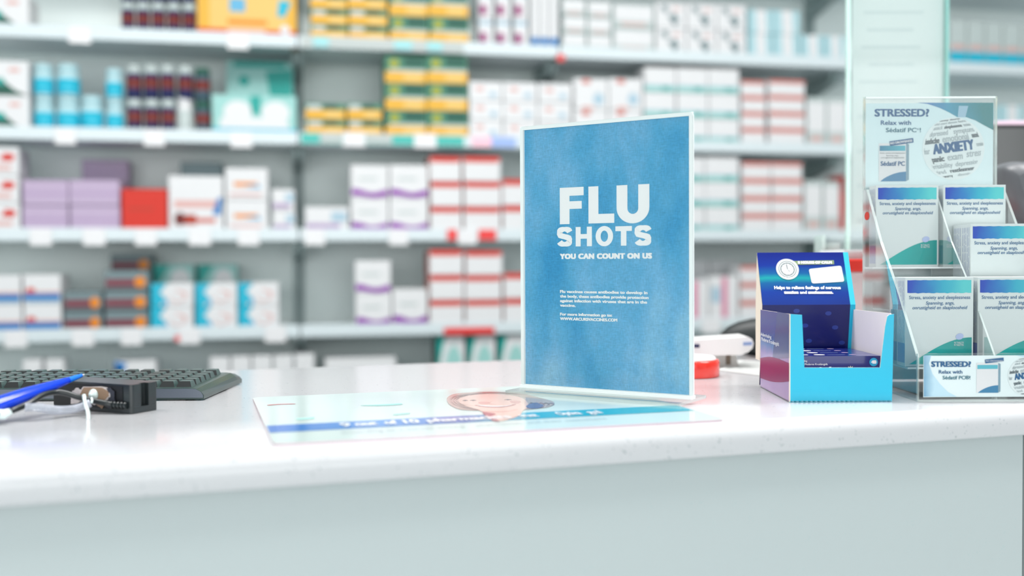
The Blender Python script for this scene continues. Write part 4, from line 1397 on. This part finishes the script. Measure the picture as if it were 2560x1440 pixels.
t8('STRESSED?', 648, 960, 1055, 1012, M_INK, bold=.08)
t8('Relax with', 708, 893, 1108, 1080, M_INK, bold=.03)
t8('Sédatif PC®!', 738, 955, 1153, 1125, M_INKT, bold=.03)
m2 = LPl.px(*P8(1003, 1258)); m3 = LPl.px(*P8(1192, 1012))
minipack(b, LPl, lambda x, y: (m2[0] + (m3[0] - m2[0]) * x, m2[1] + (m3[1] - m2[1]) * (y + .06 * x * 0)), .0006)
pdec(b, LPl, [P8(1068, 998), P8(1214, 982), P8(1216, 1010), P8(1072, 1028)], M_INK, .001)
t8('NO DROWSINESS', 1076, 1210, 1014, 1002, C['white'], .0011)
cb = LPl.px(*P8(1400, 1130)); rb = LPl.px(*P8(1552, 1130))[0] - cb[0]
rb = min(rb, .062, f1[1] / 2.02)
cb = (LPl.px(*P8(1248, 1130))[0] + rb, cb[1])
b.dec(LPl, ell(cb[0], cb[1], rb, rb, 40), MATS['ball_white_print'], .0006)
ball(b, LPl, cb[0], cb[1], rb, 7, .0008)
b.build('label_print', stand)
# red sticker on the side sheet
b = MB()
sp_ = ray(2168, 540); tt = ST_L / sp_.x; pc = EYE + sp_ * tt
b.add([(ST_L - .0004, pc.y + .0085 * math.cos(R(a)), pc.z + .0050 * math.sin(R(a))) for a in range(0, 360, 15)], [range(24)], C['red'])
b.build('red_sticker', stand)

# packs in the stand
PW, PH, PD = .0752, .0985, .024
M_PACKW = mat('tablet_pack_card', (203, 212, 212), .45, coat=.0)
M_BAN = ramp_mat('pack_banner', [(0, (8, 50, 160)), (.22, (12, 66, 168)), (.45, (24, 115, 178)), (.7, (36, 158, 184)), (1, (78, 188, 190))], 1, 'X', .35, .2, warp=.18, lo=-.034 - .006, hi=.034, wscale=50)
M_ARC = ramp_mat('pack_teal_arc', [(0, (34, 175, 165)), (.5, (18, 158, 154)), (1, (22, 140, 136))], 1, 'X', .35, .2, warp=.3, lo=-.03, hi=.04, wscale=40)
M_TXT = mat('pack_blue_ink', (72, 112, 150), .4)
M_PILL = mat('pill_lilac', (165, 180, 215), .35)
M_SIDEP = mat('pack_side_ink', (125, 140, 190), .4)
b = MB()
b.box((-PW / 2, 0, 0), (PW / 2, PD, PH), M_PACKW)
pf = PL((-PW / 2, 0, 0), (1, 0, 0), (0, 0, 1))
g = lambda x, y: (x * PW, (1 - y) * PH)
# banner with a slightly torn lower edge
top_e = [g(.03 + .94 * i / 24, .03 + .0018 * math.sin(i * 1.7)) for i in range(25)]
bot_e = [g(.97 - .94 * i / 24, .175 + .0028 * math.sin(i * 2.3) + .002 * math.sin(i * 5.1)) for i in range(25)]
b.dec(pf, top_e + bot_e, M_BAN, .0002)


def pt(body, x0, x1, yb_, yt_, **k):
    a_ = g(x0, yb_); c_ = g(x1, yt_)
    put_text(b, pf, body, M_TXT, a_[0], c_[0], a_[1], c_[1], .0003, **k)


pt('Stress, anxiety and sleeplessness', .055, .955, .243, .205, bold=.02)
pt('Spanning, angs,', .30, .72, .305, .268, shear=.22, bold=.02)
pt('onrustigheid en slaaploosheid', .105, .915, .357, .320, shear=.22, bold=.02)
arcp = [g(.06, .975)] + [g(.06 + .92 * t_, .975 - .30 * math.sin(t_ * 1.5708) ** 1.05) for t_ in [i / 18 for i in range(1, 19)]] + [g(.98, .975)]
b.dec(pf, arcp, M_ARC, .0002)
cc = g(.80, .665)
b.dec(pf, [(cc[0] + .0045 * math.cos(a) * .95 - .0033 * math.sin(a) * .3, cc[1] + .0033 * math.sin(a) + .0045 * math.cos(a) * .3) for a in [i * .2618 for i in range(24)]], M_PILL, .0005)
a_ = g(.72, .745); c_ = g(.86, .725); put_text(b, pf, '90 TABLETS', C['white'], a_[0], c_[0], a_[1], c_[1], .0004)
a_ = g(.72, .77); c_ = g(.86, .75); put_text(b, pf, '90 TABLETTEN', C['white'], a_[0], c_[0], a_[1], c_[1], .0004)
# small print on the left side
psd = PL((-PW / 2, PD, 0), (0, -1, 0), (0, 0, 1))
rnd = random.Random(8)
for c_i in range(5):
    yy = .96
    while yy > .30:
        l_ = rnd.uniform(.05, .14)
        b.dec(psd, q(PD * (.12 + .17 * c_i), PH * (yy - l_), PD * (.12 + .17 * c_i) + .0007, PH * yy), M_SIDEP, .0002)
        yy -= l_ + .012
b.dec(psd, q(PD * .1, PH * .04, PD * .95, PH * .26), M_SIDEP, .0002)
b.poly([(PW / 2 + .0002, 0.001, PH * .2), (PW / 2 + .0002, PD * .9, PH * .2), (PW / 2 + .0002, PD * .9, PH * .9), (PW / 2 + .0002, .001, PH * .9)], M_PACKW)
# tuck-flap line on the top
b.poly([(-PW / 2 + .004, PD * .82, PH + .0002), (PW / 2 - .01, PD * .82, PH + .0002), (PW / 2 - .01, PD * .88, PH + .0002), (-PW / 2 + .004, PD * .88, PH + .0002)], C['cream'])
pk = b.build('tablet_carton', loc=(0, 0, 0), bevel=.0008, seg=2)
xa = D(2190, 500, 1.24).x + PW / 2; xb = D(2358, 500, 1.24).x + PW / 2
xc = D(2265, 720, 1.13).x + PW / 2; xd = D(2447, 720, 1.13).x + PW / 2
xm = D(2428, 580, 1.185).x + PW / 2
PKS = [(xa, 1.2395, TIERS[2][0], 0, 'white stress tablet carton, top tier left, under the header poster'),
       (xb, 1.2395, TIERS[2][0], 0, 'white stress tablet carton, top tier right, nearest the black monitor'),
       (xm, 1.186, TIERS[1][0], 0, 'white stress tablet carton, middle tier front, with small print side'),
       (xm + .0006, 1.2105, TIERS[1][0], 0, 'white stress tablet carton, middle tier, standing behind another one'),
       (xc, 1.132, TIERS[0][0], 0, 'white stress tablet carton, bottom tier left, above STRESSED label'),
       (xd, 1.132, TIERS[0][0], 0, 'white stress tablet carton, bottom tier right, cut by frame edge'),
       (xc + .0008, 1.1565, TIERS[0][0], 0, 'white stress tablet carton, bottom tier left, second row behind the front one'),
       (xd + .0004, 1.1565, TIERS[0][0], 0, 'white stress tablet carton, bottom tier right, second row behind front one')]
for k, (x, y, z, a, lab) in enumerate(PKS):
    o = pk if k == 0 else pk.copy()
    if k: COL.objects.link(o)
    o.location = (x, y, CT + z + .0003)
    tag(o, lab, 'box', 'stress tablet cartons in the acrylic stand')

# ================================================================== KEYBOARD
M_KB = mat('dark_green_black_plastic', (40, 62, 60), .3, coat=.2)
M_KBF = mat('grey_keyboard_front', (98, 106, 118), .35)
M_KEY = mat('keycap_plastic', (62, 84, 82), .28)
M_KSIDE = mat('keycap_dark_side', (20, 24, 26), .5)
kr = G(510, 1001); kb = G(589, 957)
kx1 = kr.x; ky0 = kr.y; KDP = .160
kx0 = kx1 - .46
kb_t = thing('computer_keyboard', ((kx0 + kx1) / 2, ky0 + KDP / 2, CT), 'black computer keyboard with grey front edge at left end of counter', 'keyboard')
b = MB()
hf, hb = .0135, .0165
prof = [(kx0, .001), (kx1, .001), (kx1, .006), (kx1 - .003, .0095), (kx1 - .009, hf - .0006), (kx1 - .014, hf), (kx0, hf)]
n = len(prof)
ys = [(ky0, 1.0), (ky0 + KDP - .02, hb / hf), (ky0 + KDP, hb / hf * .8)]
vs = []
for y, s_ in ys:
    vs += [(x, y, CT + z * (s_ if z > .002 else 1)) for x, z in prof]
fs = [(j * n + i, (j + 1) * n + i, (j + 1) * n + (i + 1) % n, j * n + (i + 1) % n) for j in range(2) for i in range(n)]
b.add(vs, [tuple(reversed(f_)) for f_ in fs], M_KB)
b.add(vs, [list(range(n)), list(range(3 * n - 1, 2 * n - 1, -1))], M_KB)
b.build('keyboard_body', kb_t, bevel=.0012)
b = MB()
b.prism([(x, ky0 - .0008, CT + z) for x, z in [(kx0, .003), (kx1 - .001, .003), (kx1 - .001, .006), (kx1 - .0035, .0095), (kx1 - .009, hf - .001), (kx1 - .014, hf - .0003), (kx0, hf - .0003)]], (0, .0008, 0), M_KBF)
b.build('front_trim', kb_t)
key0 = None
KP = .019
nk = 0
for r_ in range(6):
    yk = ky0 + .020 + r_ * KP + (.006 if r_ == 5 else 0)
    zk = CT + hf + (hb - hf) * (yk - ky0) / (KDP - .02) - .0003
    for c_ in range(14):
        xk = kx1 - .026 - c_ * KP - (.004 if c_ > 3 else 0)
        if c_ > 13: continue
        if key0 is None:
            k_ = MB()
            w0, w1 = .0086, .0062
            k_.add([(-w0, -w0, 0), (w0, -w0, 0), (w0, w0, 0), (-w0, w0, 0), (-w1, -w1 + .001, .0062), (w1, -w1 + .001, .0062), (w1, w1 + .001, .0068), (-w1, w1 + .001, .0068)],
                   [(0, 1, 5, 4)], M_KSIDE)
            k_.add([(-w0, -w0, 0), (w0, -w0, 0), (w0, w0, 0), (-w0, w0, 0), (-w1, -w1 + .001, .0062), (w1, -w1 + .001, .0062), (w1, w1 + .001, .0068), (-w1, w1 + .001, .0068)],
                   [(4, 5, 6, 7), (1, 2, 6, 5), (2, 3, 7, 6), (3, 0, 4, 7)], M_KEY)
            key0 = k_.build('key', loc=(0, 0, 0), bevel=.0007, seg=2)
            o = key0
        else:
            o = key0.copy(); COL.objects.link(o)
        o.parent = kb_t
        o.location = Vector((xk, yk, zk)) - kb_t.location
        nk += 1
b = MB()
for x_ in (kx0 + .02, kx1 - .02):
    for y_ in (ky0 + .015, ky0 + KDP - .015):
        b.lathe((x_, y_, CT), [(.005, 0), (.005, .0012)], M_KSIDE, 12)
b.build('rubber_feet', kb_t)

# ================================================================== BLACK CABLE BOX
M_HUB = mat('black_hub_plastic', (30, 38, 40), .3, coat=.25)
M_HUBD = mat('black_hub_front', (14, 15, 18), .45)
hr = G(330, 1036); hl = G(134, 1020); hbk = G(377, 1024)
hu = (hr - hl).normalized()
HB = PL(hl, hu, (0, 0, 1)); HWd = (hr - hl).length
hn = -HB.n; HDp = .036; HHt = .0298
hub = thing('cable_box', HB.at(HWd / 2, 0, -HDp / 2), 'small black cable box with torn tape on its face beside keyboard', 'electronics')
b = MB()
out = [(0, 0), (HWd - .003, 0), (HWd - .0009, .0009), (HWd, .003), (HWd, .0125), (HWd - .006, .0125), (HWd - .006, .0225), (HWd, .0225), (HWd, HDp - .003), (HWd - .003, HDp), (0, HDp)]
low = [(0, 0), (HWd - .003, 0), (HWd - .0009, .0009), (HWd, .003), (HWd, HDp - .003), (HWd - .003, HDp), (0, HDp)]
hp3 = lambda u, d_, z: HB.at(u, z, -d_)
b.prism([hp3(u, d_, .0005) for u, d_ in low], (0, 0, .0062), M_HUB)
b.prism([hp3(u, d_, .0068) for u, d_ in out], (0, 0, HHt - .0068), M_HUB)
b.build('housing', hub, bevel=.0007)
b = MB(); b.obox(HB, (.001, .004, .0001), (HWd - .012, HHt - .0022, .0006), M_HUBD); b.build('face_plate', hub)
P3 = lambda x, y: (x / 8, 900 + y / 8)
M_TAPE = mat('tan_tape', (165, 135, 110), .6, noise=(90, .75))
M_TORN = mat('torn_white_paper', (225, 215, 212), .8, noise=(300, .7))
M_PUTTY = mat('dark_glue', (60, 62, 74), .5, noise=(400, .4))
b = MB()


def ragged(pts, k=2, amp=5):
    o_ = []
    for i in range(len(pts)):
        a_, c_ = pts[i], pts[(i + 1) % len(pts)]
        o_.append(a_)
        for j in range(1, k + 1):
            f_ = j / (k + 1)
            o_.append((a_[0] + (c_[0] - a_[0]) * f_ + rnd.uniform(-amp, amp), a_[1] + (c_[1] - a_[1]) * f_ + rnd.uniform(-amp, amp)))
    return o_


def h3(pts, m_, n_, amp=6, k=2):
    b.prism([HB.at(*(HB.px(*P3(x, y)) + (n_,))) for x, y in ragged(pts, k, amp)], -HB.n * .0006, m_)


h3([(1430, 660), (1510, 580), (1545, 555), (1640, 590), (1690, 530), (2150, 545), (2240, 620), (2230, 760), (2160, 800), (1900, 900), (1750, 830), (1660, 820), (1500, 870), (1430, 860), (1430, 750), (1520, 700)], M_TORN, .0012, 14, 3)
h3([(1700, 545), (2060, 550), (2190, 620), (2200, 720), (2100, 800), (1980, 840), (2100, 900), (2060, 970), (1950, 890), (1800, 760), (1620, 700)], M_TAPE, .0018, 6)
h3([(2150, 560), (2230, 550), (2320, 640), (2320, 780), (2340, 860), (2250, 970), (2160, 930), (2260, 880), (2180, 800), (2240, 700)], M_PUTTY, .0022, 14, 3)
b.build('torn_tape', hub)
# clear button and strain relief
M_CLR = mat('milky_clear_plastic', (222, 238, 236), .12, coat=.6)
b = MB()
c_ = HB.px(*P3(1910, 690))
b.lathe(HB.at(c_[0], c_[1], .002), [(.0060, 0), (.0062, .0008), (.0052, .0024), (.003, .0031), (.0026, .005), (.001, .0056)], M_CLR, 20, axis=HB.n)
b.build('clear_button', hub)
b = MB()
c0_ = HB.at(*(HB.px(*P3(2290, 880)) + (.004,)))
c1_ = HB.at(*(HB.px(*P3(2520, 905)) + (.001,)))
for i in range(5):
    p_ = c0_.lerp(c1_, i / 4)
    b.tube([p_, p_ + (c1_ - c0_).normalized() * .0022], .0036, M_HUB, 12)
b.tube([c0_, c1_], .0026, M_HUB, 12)
b.build('strain_relief', hub)

# cable running into the box
pa = lambda x, y, d: EYE + ray(*P3(x, y)) * (d / ray(*P3(x, y)).y)
M_CAB = mat('black_cable_rubber', (28, 34, 36), .35, coat=.2)


def spline(pts, n_=8):
    pts = [Vector(p) for p in pts]
    out_ = []
    P_ = [pts[0]] + pts + [pts[-1]]
    for i in range(1, len(P_) - 2):
        for j in range(n_):
            t_ = j / n_
            out_.append(.5 * ((2 * P_[i]) + (-P_[i - 1] + P_[i + 1]) * t_ + (2 * P_[i - 1] - 5 * P_[i] + 4 * P_[i + 1] - P_[i + 2]) * t_ ** 2
                              + (-P_[i - 1] + 3 * P_[i] - 3 * P_[i + 1] + P_[i + 2]) * t_ ** 3))
    out_.append(P_[-2])
    return out_


b = MB()
b.tube(spline([pa(-80, 1090, .965), pa(210, 1020, .985), pa(560, 880, 1.0), pa(860, 700, 1.02), pa(1100, 645, 1.035), pa(1300, 660, 1.04), pa(1560, 740, 1.043), pa(1850, 810, 1.041),
               pa(2130, 870, 1.037), c0_ + HB.n * .001]), .0030, M_CAB, 14)
cab = b.build('power_cable'); recenter(cab, (pa(560, 880, 1.0).x, 1.0, CT))
tag(cab, 'thin black cable arching from the left edge into black cable box', 'cable')
# clear coil
b = MB()
path = spline([pa(500, 950, .99), pa(760, 950, .995), pa(980, 990, 1.002), pa(1200, 1005, 1.012), pa(1450, 985, 1.022), pa(1650, 930, 1.028), pa(1800, 860, 1.032)], 14)
b.tube(path, .0036, acrylic('coil_clear', (.92, .94, .97), .8, .12), 12)
M_COIL = mat('clear_coil_wire', (205, 208, 220), .15, coat=.8)
hel = []
for i in range(len(path) - 1):
    t_ = (path[i + 1] - path[i]).normalized()
    a_ = t_.cross(Vector((0, 0, 1))).normalized(); bb = t_.cross(a_)
    for j in range(9):
        an = 2 * math.pi * (j / 12) + i * 9 * 2 * math.pi / 12
        hel.append(path[i].lerp(path[i + 1], j / 9) + (a_ * math.cos(an) + bb * math.sin(an)) * .0041)
b.tube(hel, .00026, M_COIL, 5)
coil = b.build('coil_tether'); recenter(coil, (path[40].x, path[40].y, CT))
tag(coil, 'clear coiled tether sagging in front of black cable box', 'cord')
# white tie
b = MB()
b.tube(spline([pa(1680, 700, 1.034), pa(1690, 800, 1.030), pa(1710, 900, 1.020), pa(1750, 1010, 1.012), pa(1765, 1120, 1.005), pa(1760, 1200, 1.001)]), [.0019] * 30 + [.0017] * 11, M_CLR, 10)
b.tube(spline([pa(1830, 760, 1.034), pa(1840, 800, 1.032), pa(1830, 860, 1.030)]), .0012, M_CLR, 8)
tie = b.build('cable_tie'); recenter(tie, (pa(1750, 1010, 1.012).x, 1.012, CT))
tag(tie, 'white plastic tie hanging over black cable and down to counter', 'cable tie')

# ================================================================== BLUE PEN
M_PEN = mat('blue_pen_plastic', (0, 62, 220), .15, coat=.25)
M_PENL = mat('light_blue_pen_grip', (15, 120, 235), .15, coat=.6)
ptip = pa(1690, 290, 1.075)
p0 = pa(-420, 960, .955); p1 = pa(0, 890, .985)
dirn = (ptip - p1).normalized()
pen = thing('ballpoint_pen', p1, 'blue ballpoint pen propped against black cable box, tip up', 'pen')
b = MB()
L_ = (ptip - p1).length
b.tube([p1 - dirn * .05, p1, p1 + dirn * L_ * .3, p1 + dirn * L_ * .62, p1 + dirn * L_ * .80], [.0088, .0084, .0076, .0050, .0032], M_PEN, 24)
b.build('barrel', pen)
b = MB(); b.tube([p1 + dirn * L_ * .80, p1 + dirn * L_ * .9, p1 + dirn * L_ * .965], [.0031, .0026, .0019], M_PENL, 20); b.build('cone', pen)
b = MB(); b.tube([p1 + dirn * L_ * .965, p1 + dirn * L_ * .99, p1 + dirn * L_], [.0012, .0009, .0004], mat('pen_tip_metal', (235, 225, 225), .2, metal=.3), 14); b.build('tip', pen)
b = MB()
pe = pa(20, 1090, .97)
b.tube([pe + Vector((-.03, -.004, -.001)), pe + Vector((-.006, 0, 0)), pe + Vector((.003, .001, .0)), pe + Vector((.008, .002, .003))], [.0052, .0055, .0048, .003], M_CLR, 18)
b.build('tether_ring', pen)

# ================================================================== THINGS BEHIND THE SIGN
# red round container
rc = thing('round_container', G(1722, 925), 'red round tub with white lid behind right edge of the blue sign', 'container')
rcx = G(1720, 930)
rcx = Vector((D(1722, 930, 1.36).x, 1.36, CT))
rc.location = rcx
b = MB(); b.lathe(rcx, [(.0385, 0), (.0402, .001), (.0402, .0195), (.0388, .0222), (.036, .0228)], mat('red_glossy_plastic', (232, 48, 32), .25, coat=.4), 48); b.build('tub', rc)
b = MB(); b.lathe(rcx + Vector((0, 0, .0228)), [(.0355, 0), (.0350, .0022), (.033, .0034)], WHITE, 48); b.build('lid', rc)
# white device on foot
yd = 1.47
dv = thing('card_terminal', D(1790, 915, yd).xy.to_3d() + Vector((0, 0, CT)), 'white rounded terminal head on a short foot behind the red tub', 'device')
M_DEV = mat('white_device_plastic', (242, 238, 238), .3, coat=.2)
M_DEVG = mat('grey_device_plastic', (205, 204, 200), .4)
dp = PL(D(1735, 865, yd), (1, 0, 0), (0, 0, 1))
a_ = dp.px(1700, 888); c_ = dp.px(1875, 840)
b = MB()
tilt = (dp.px(1873, 840)[1] - dp.px(1735, 848)[1])
hd = [(a_[0], a_[1]), (dp.px(1845, 884)), (dp.px(1862, 878)), (dp.px(1873, 868)), (dp.px(1876, 856)), (dp.px(1872, 845)), (dp.px(1862, 839.5)), (dp.px(1700, 850))]
b.prism([dp.at(u, v, .02) for u, v in hd], (0, .06, 0), M_DEV)
b.build('device_head', dv, bevel=.005, seg=4)
b = MB()
b.prism([dp.at(u, v, .0215) for u, v in [dp.px(1850, 861), dp.px(1871, 860), dp.px(1872, 852), dp.px(1850, 853)]], (0, .0014, 0), mat('blue_grey_window', (140, 160, 205), .2, coat=.5))
b.prism([dp.at(u, v, .0215) for u, v in [dp.px(1728, 866), dp.px(1742, 866), dp.px(1742, 858), dp.px(1728, 858)]], (0, .0014, 0), C['navy'])
b.build('display_window', dv)
b = MB()
ft = [dp.px(1752, 884), dp.px(1838, 884), dp.px(1848, 905), dp.px(1852, 922), dp.px(1752, 922)]
zmin = CT - dp.o.z
ft = [(u, v if v > zmin + .012 else zmin + .0003) for u, v in ft]
b.prism([dp.at(u, v, .0) for u, v in ft], (0, .05, 0), M_DEVG)
b.prism([dp.at(u, v, .002) for u, v in [(dp.px(1815, 900)[0], zmin + .004), (dp.px(1826, 900)[0], zmin + .004), (dp.px(1826, 900)[0], zmin + .018), (dp.px(1815, 900)[0], zmin + .018)]], (0, .002, 0), mat('brown_slot', (120, 105, 90), .6))
b.build('foot', dv, bevel=.003)
# black phone-like object behind
bk = MB()
ctrp = D(1915, 868, 1.62)
bkb = MB()
for i, (x_, zz, hx, hz) in enumerate([(0, 0, .062, .030)]):
    vs = []; N1, N2 = 10, 28
    for i1 in range(N1 + 1):
        ph = math.pi * i1 / N1
        for j1 in range(N2):
            th_ = 2 * math.pi * j1 / N2
            s1 = math.sin(ph)
            vs.append((ctrp.x + .075 * s1 * math.cos(th_), ctrp.y + .03 * s1 * math.sin(th_), CT + .0285 - .0280 * math.cos(ph) * (1.25 if math.cos(ph) < 0 else 1)))
    fs = [(i1 * N2 + j1, i1 * N2 + (j1 + 1) % N2, (i1 + 1) * N2 + (j1 + 1) % N2, (i1 + 1) * N2 + j1) for i1 in range(N1) for j1 in range(N2)]
    bkb.add(vs, fs, mat('matt_black_rubber', (24, 30, 32), .5), True)
o = bkb.build('computer_mouse'); recenter(o, (ctrp.x, ctrp.y, CT))
tag(o, 'matt black rounded computer mouse behind blue counter box', 'mouse')
# papers beside it
b = MB()
M_RCPT = mat('printed_receipt_paper', (222, 222, 220), .6, noise=(120, .8))
g0 = [G(1795, 926), G(1960, 948), G(1960, 908), G(1850, 902)]
b.prism([p + Vector((0, 0, .0004)) for p in g0], (0, 0, .0006), M_RCPT)
for k in range(9):
    f_ = (k + .5) / 9.5
    a_ = g0[0].lerp(g0[3], f_) + Vector((.006, 0, .0012)); c_ = g0[1].lerp(g0[2], f_) + Vector((-.006, 0, .0012))
    w_ = (g0[3] - g0[0]) * .03
    b.poly([a_, c_, c_ + w_, a_ + w_], M_DIAL)
rp = b.build('receipt'); recenter(rp, (g0[0] + g0[2]) / 2)
tag(rp, 'printed white receipt lying flat between terminal and blue box', 'paper')

# red-lidded carton behind the acrylic stand
yb_ = 1.47
rq = PL((0, yb_, CT), (1, 0, 0), (0, 0, 1))
x0_ = rq.px(2118, 700)[0]; x1_ = rq.px(2398, 700)[0]; zt_ = rq.px(2130, 648)[1]; zr = rq.px(2130, 680)[1]
rb_ = thing('lidded_carton', rq.at((x0_ + x1_) / 2, 0), 'large pinkish white carton with red lid seen through the acrylic stand', 'box')
b = MB()
M_PINKC = mat('pink_white_card', (232, 208, 208), .45, noise=(14, .85))
b.box((x0_ + .002, yb_, CT + .0005), (x1_ - .002, yb_ + .13, CT + zr), M_PINKC)
bp = PL((x0_, yb_, CT), (1, 0, 0), (0, 0, 1))
for k in range(7):
    cx = .02 + .018 * k
    b.dec(bp, ell(cx, .055 + .02 * math.sin(k * 2.1), .012, .016), C['palered'] if k % 2 else C['white'], .0003 + .0001 * (k % 2))
b.build('carton_body', rb_, bevel=.001)
b = MB(); b.box((x0_, yb_ - .003, CT + zr + .0004), (x1_, yb_ + .133, CT + zt_), mat('bright_red_lid', (225, 50, 38), .35)); b.build('lid', rb_, bevel=.002)
# white papers on top of the red lid
b = MB()
for k in range(4):
    b.box((x0_ - .012 + .003 * k, yb_ + .01 - .002 * k, CT + zt_ + .0005 + .0034 * k), (x1_ - .05 + .004 * k, yb_ + .12, CT + zt_ + .0034 + .0034 * k), PAPER)
o = b.build('paper_pad'); recenter(o, ((x0_ + x1_) / 2, yb_ + .06, CT + zt_))
tag(o, 'pad of white leaflets lying on the red carton lid', 'paper')

# ================================================================== GLASS SCREEN WITH NOTICE
yg = 1.66
gq = PL((0, yg, CT), (1, 0, 0), (0, 0, 1))
gx0 = gq.px(2119, 200)[0]; gx1 = gq.px(2371, 200)[0]
gs = thing('glass_screen', gq.at((gx0 + gx1) / 2, 0), 'tall narrow glass screen with pale notice behind the stress poster', 'screen')
b = MB()
b.prism([gq.at(gx0, .006), gq.at(gx1, .006), gq.at(gx1, .62), gq.at(gx0, .62)], (0, .008, 0), M_GLASS, M_GEDGE)
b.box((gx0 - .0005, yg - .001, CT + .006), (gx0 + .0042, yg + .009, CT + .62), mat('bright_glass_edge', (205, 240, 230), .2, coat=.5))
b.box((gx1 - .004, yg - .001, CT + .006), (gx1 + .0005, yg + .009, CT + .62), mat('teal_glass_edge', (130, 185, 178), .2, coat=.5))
b.build('glass_pane', gs)
b = MB()
n0 = gq.px(2134, 560); n1_ = gq.px(2363, 560)
b.obox(gq, (n0[0], n0[1], -.0105), (n1_[0], .60, -.0095), mat('notice_paper', (226, 234, 234), .6, noise=(8, .94)))
for k in range(16):
    zz = .58 - k * .028
    b.dec(gq, q(n0[0] + .02 + .012 * math.sin(k * 3.3), zz, n1_[0] - .03 - .02 * abs(math.cos(k * 1.7)), zz + .005), mat('faint_notice_print', (212, 222, 223), .6), -.0094)
b.build('notice', gs)
b = MB(); b.box((gx0 - .012, yg - .03, CT + .0003), (gx1 + .012, yg + .04, CT + .0058), mat('white_screen_foot', (225, 232, 232), .4)); b.build('foot', gs, bevel=.001)

# small leaflet holder left of the screen
hq = PL((0, 1.60, CT), (1, 0, 0), (0, 0, 1))
hx0_, hz_ = hq.px(2058, 588); hx1_ = hq.px(2112, 588)[0]
lh = thing('leaflet_holder', hq.at((hx0_ + hx1_) / 2, 0), 'small clear leaflet holder between blue header card and glass screen', 'holder')
b = MB()
b.prism([hq.at(hx0_, .0005), hq.at(hx1_, .0005), hq.at(hx1_, hz_), hq.at(hx0_, hz_)], (0, .003, 0), M_GLASS, M_GEDGE)
b.box((hx0_ - .002, 1.599, CT + .0005), (hx0_ + .003, 1.64, CT + hz_), M_GEDGE)
b.box((hx0_ + .003, 1.603, CT + .0005), (hx1_, 1.64, CT + .004), M_GEDGE)
b.build('holder_body', lh)
b = MB(); b.box((hx0_ + .008, 1.612, CT + .0045), (hx1_ - .004, 1.622, CT + hz_ - .012), C['greymint']); b.build('leaflet_stack', lh)

# ================================================================== MONITOR AND SCANNER AT RIGHT
ym = 1.72
mq = PL((0, ym, CT), (1, 0, 0), (0, 0, 1))
mx0, mz1 = mq.px(2440, 303); mx1 = mx0 + .44
mz0 = .10
mon = thing('computer_monitor', mq.at((mx0 + mx1) / 2, 0), 'black computer monitor with pale top rim at right frame edge', 'monitor')
b = MB(); b.box((mx0, ym, CT + mz0), (mx1, ym + .03, CT + mz1), mat('black_monitor_shell', (20, 22, 24), .35)); b.build('housing', mon, bevel=.003)
b = MB(); b.box((mx0, ym - .002, CT + mz1 - .0065), (mx1, ym + .02, CT + mz1 + .0005), mat('pinkish_rim', (225, 198, 214), .3)); b.build('top_rim', mon, bevel=.001)
b = MB(); b.box((mx0 + .012, ym - .0012, CT + mz0 + .015), (mx1 - .012, ym - .0002, CT + mz1 - .012), mat('black_screen_glass', (26, 32, 33), .12, coat=.5)); b.build('screen_panel', mon)
b = MB(); b.box(((mx0 + mx1) / 2 - .03, ym + .01, CT + .01), ((mx0 + mx1) / 2 + .03, ym + .025, CT + mz0 + .02), MATS['black_monitor_shell'])
b.box(((mx0 + mx1) / 2 - .11, ym - .05, CT + .0005), ((mx0 + mx1) / 2 + .11, ym + .09, CT + .0105), MATS['black_monitor_shell']); b.build('monitor_stand', mon, bevel=.003)

sc_ = D(2560, 470, 1.46)
scn = thing('barcode_scanner', (sc_.x, sc_.y, CT), 'dark grey rounded barcode scanner standing before the black monitor', 'scanner')
M_SCN = mat('dark_grey_scanner', (92, 94, 98), .4)
b = MB()
# head: swept rounded outline
hp_ = PL((0, 1.44, CT), (1, 0, 0), (0, 0, 1))
outl = [(2497, 425), (2502, 415), (2514, 408), (2530, 404.5), (2560, 406), (2600, 420), (2640, 460), (2650, 520), (2625, 575), (2590, 590), (2560, 560), (2530, 525), (2508, 480), (2500, 448)]
o2 = [hp_.px(*p) for p in smooth(outl, 4)]
cxm = sum(p[0] for p in o2) / len(o2); cym = sum(p[1] for p in o2) / len(o2)
vs = []; secs = [(-.030, .55), (-.024, .8), (-.012, .96), (.0, 1), (.02, 1), (.04, .94), (.052, .75), (.056, .5)]
for dy, s_ in secs:
    vs += [(cxm + (x - cxm) * s_, 1.44 + dy, CT + cym + (z - cym) * s_) for x, z in o2]
n = len(o2)
b.add(vs, [(j * n + i, j * n + (i + 1) % n, (j + 1) * n + (i + 1) % n, (j + 1) * n + i) for j in range(len(secs) - 1) for i in range(n)], M_SCN, True)
b.add(vs[:n], [list(range(n))], M_SCN); b.add(vs[-n:], [list(range(n))[::-1]], M_SCN)
b.build('scanner_head', scn)
b = MB()
lens = [hp_.px(*p) for p in smooth([(2541, 418), (2556, 413), (2600, 430), (2625, 470), (2610, 520), (2580, 500), (2556, 462), (2544, 438)])]
b.prism([(x * .985 + .012, 1.406, CT + z) for x, z in lens], (0, .012, 0), mat('pink_lens_window', (190, 160, 182), .2, coat=.3))
b.build('lens_window', scn)
b = MB()
b.tube([(cxm + .01, 1.46, CT + cym - .03), (cxm + .012, 1.47, CT + .08), (cxm + .012, 1.475, CT + .012)], [.022, .016, .015], M_SCN, 20)
b.lathe((cxm + .012, 1.475, CT), [(.045, 0), (.046, .004), (.04, .01), (.018, .014)], M_SCN, 32)
b.build('stand', scn)
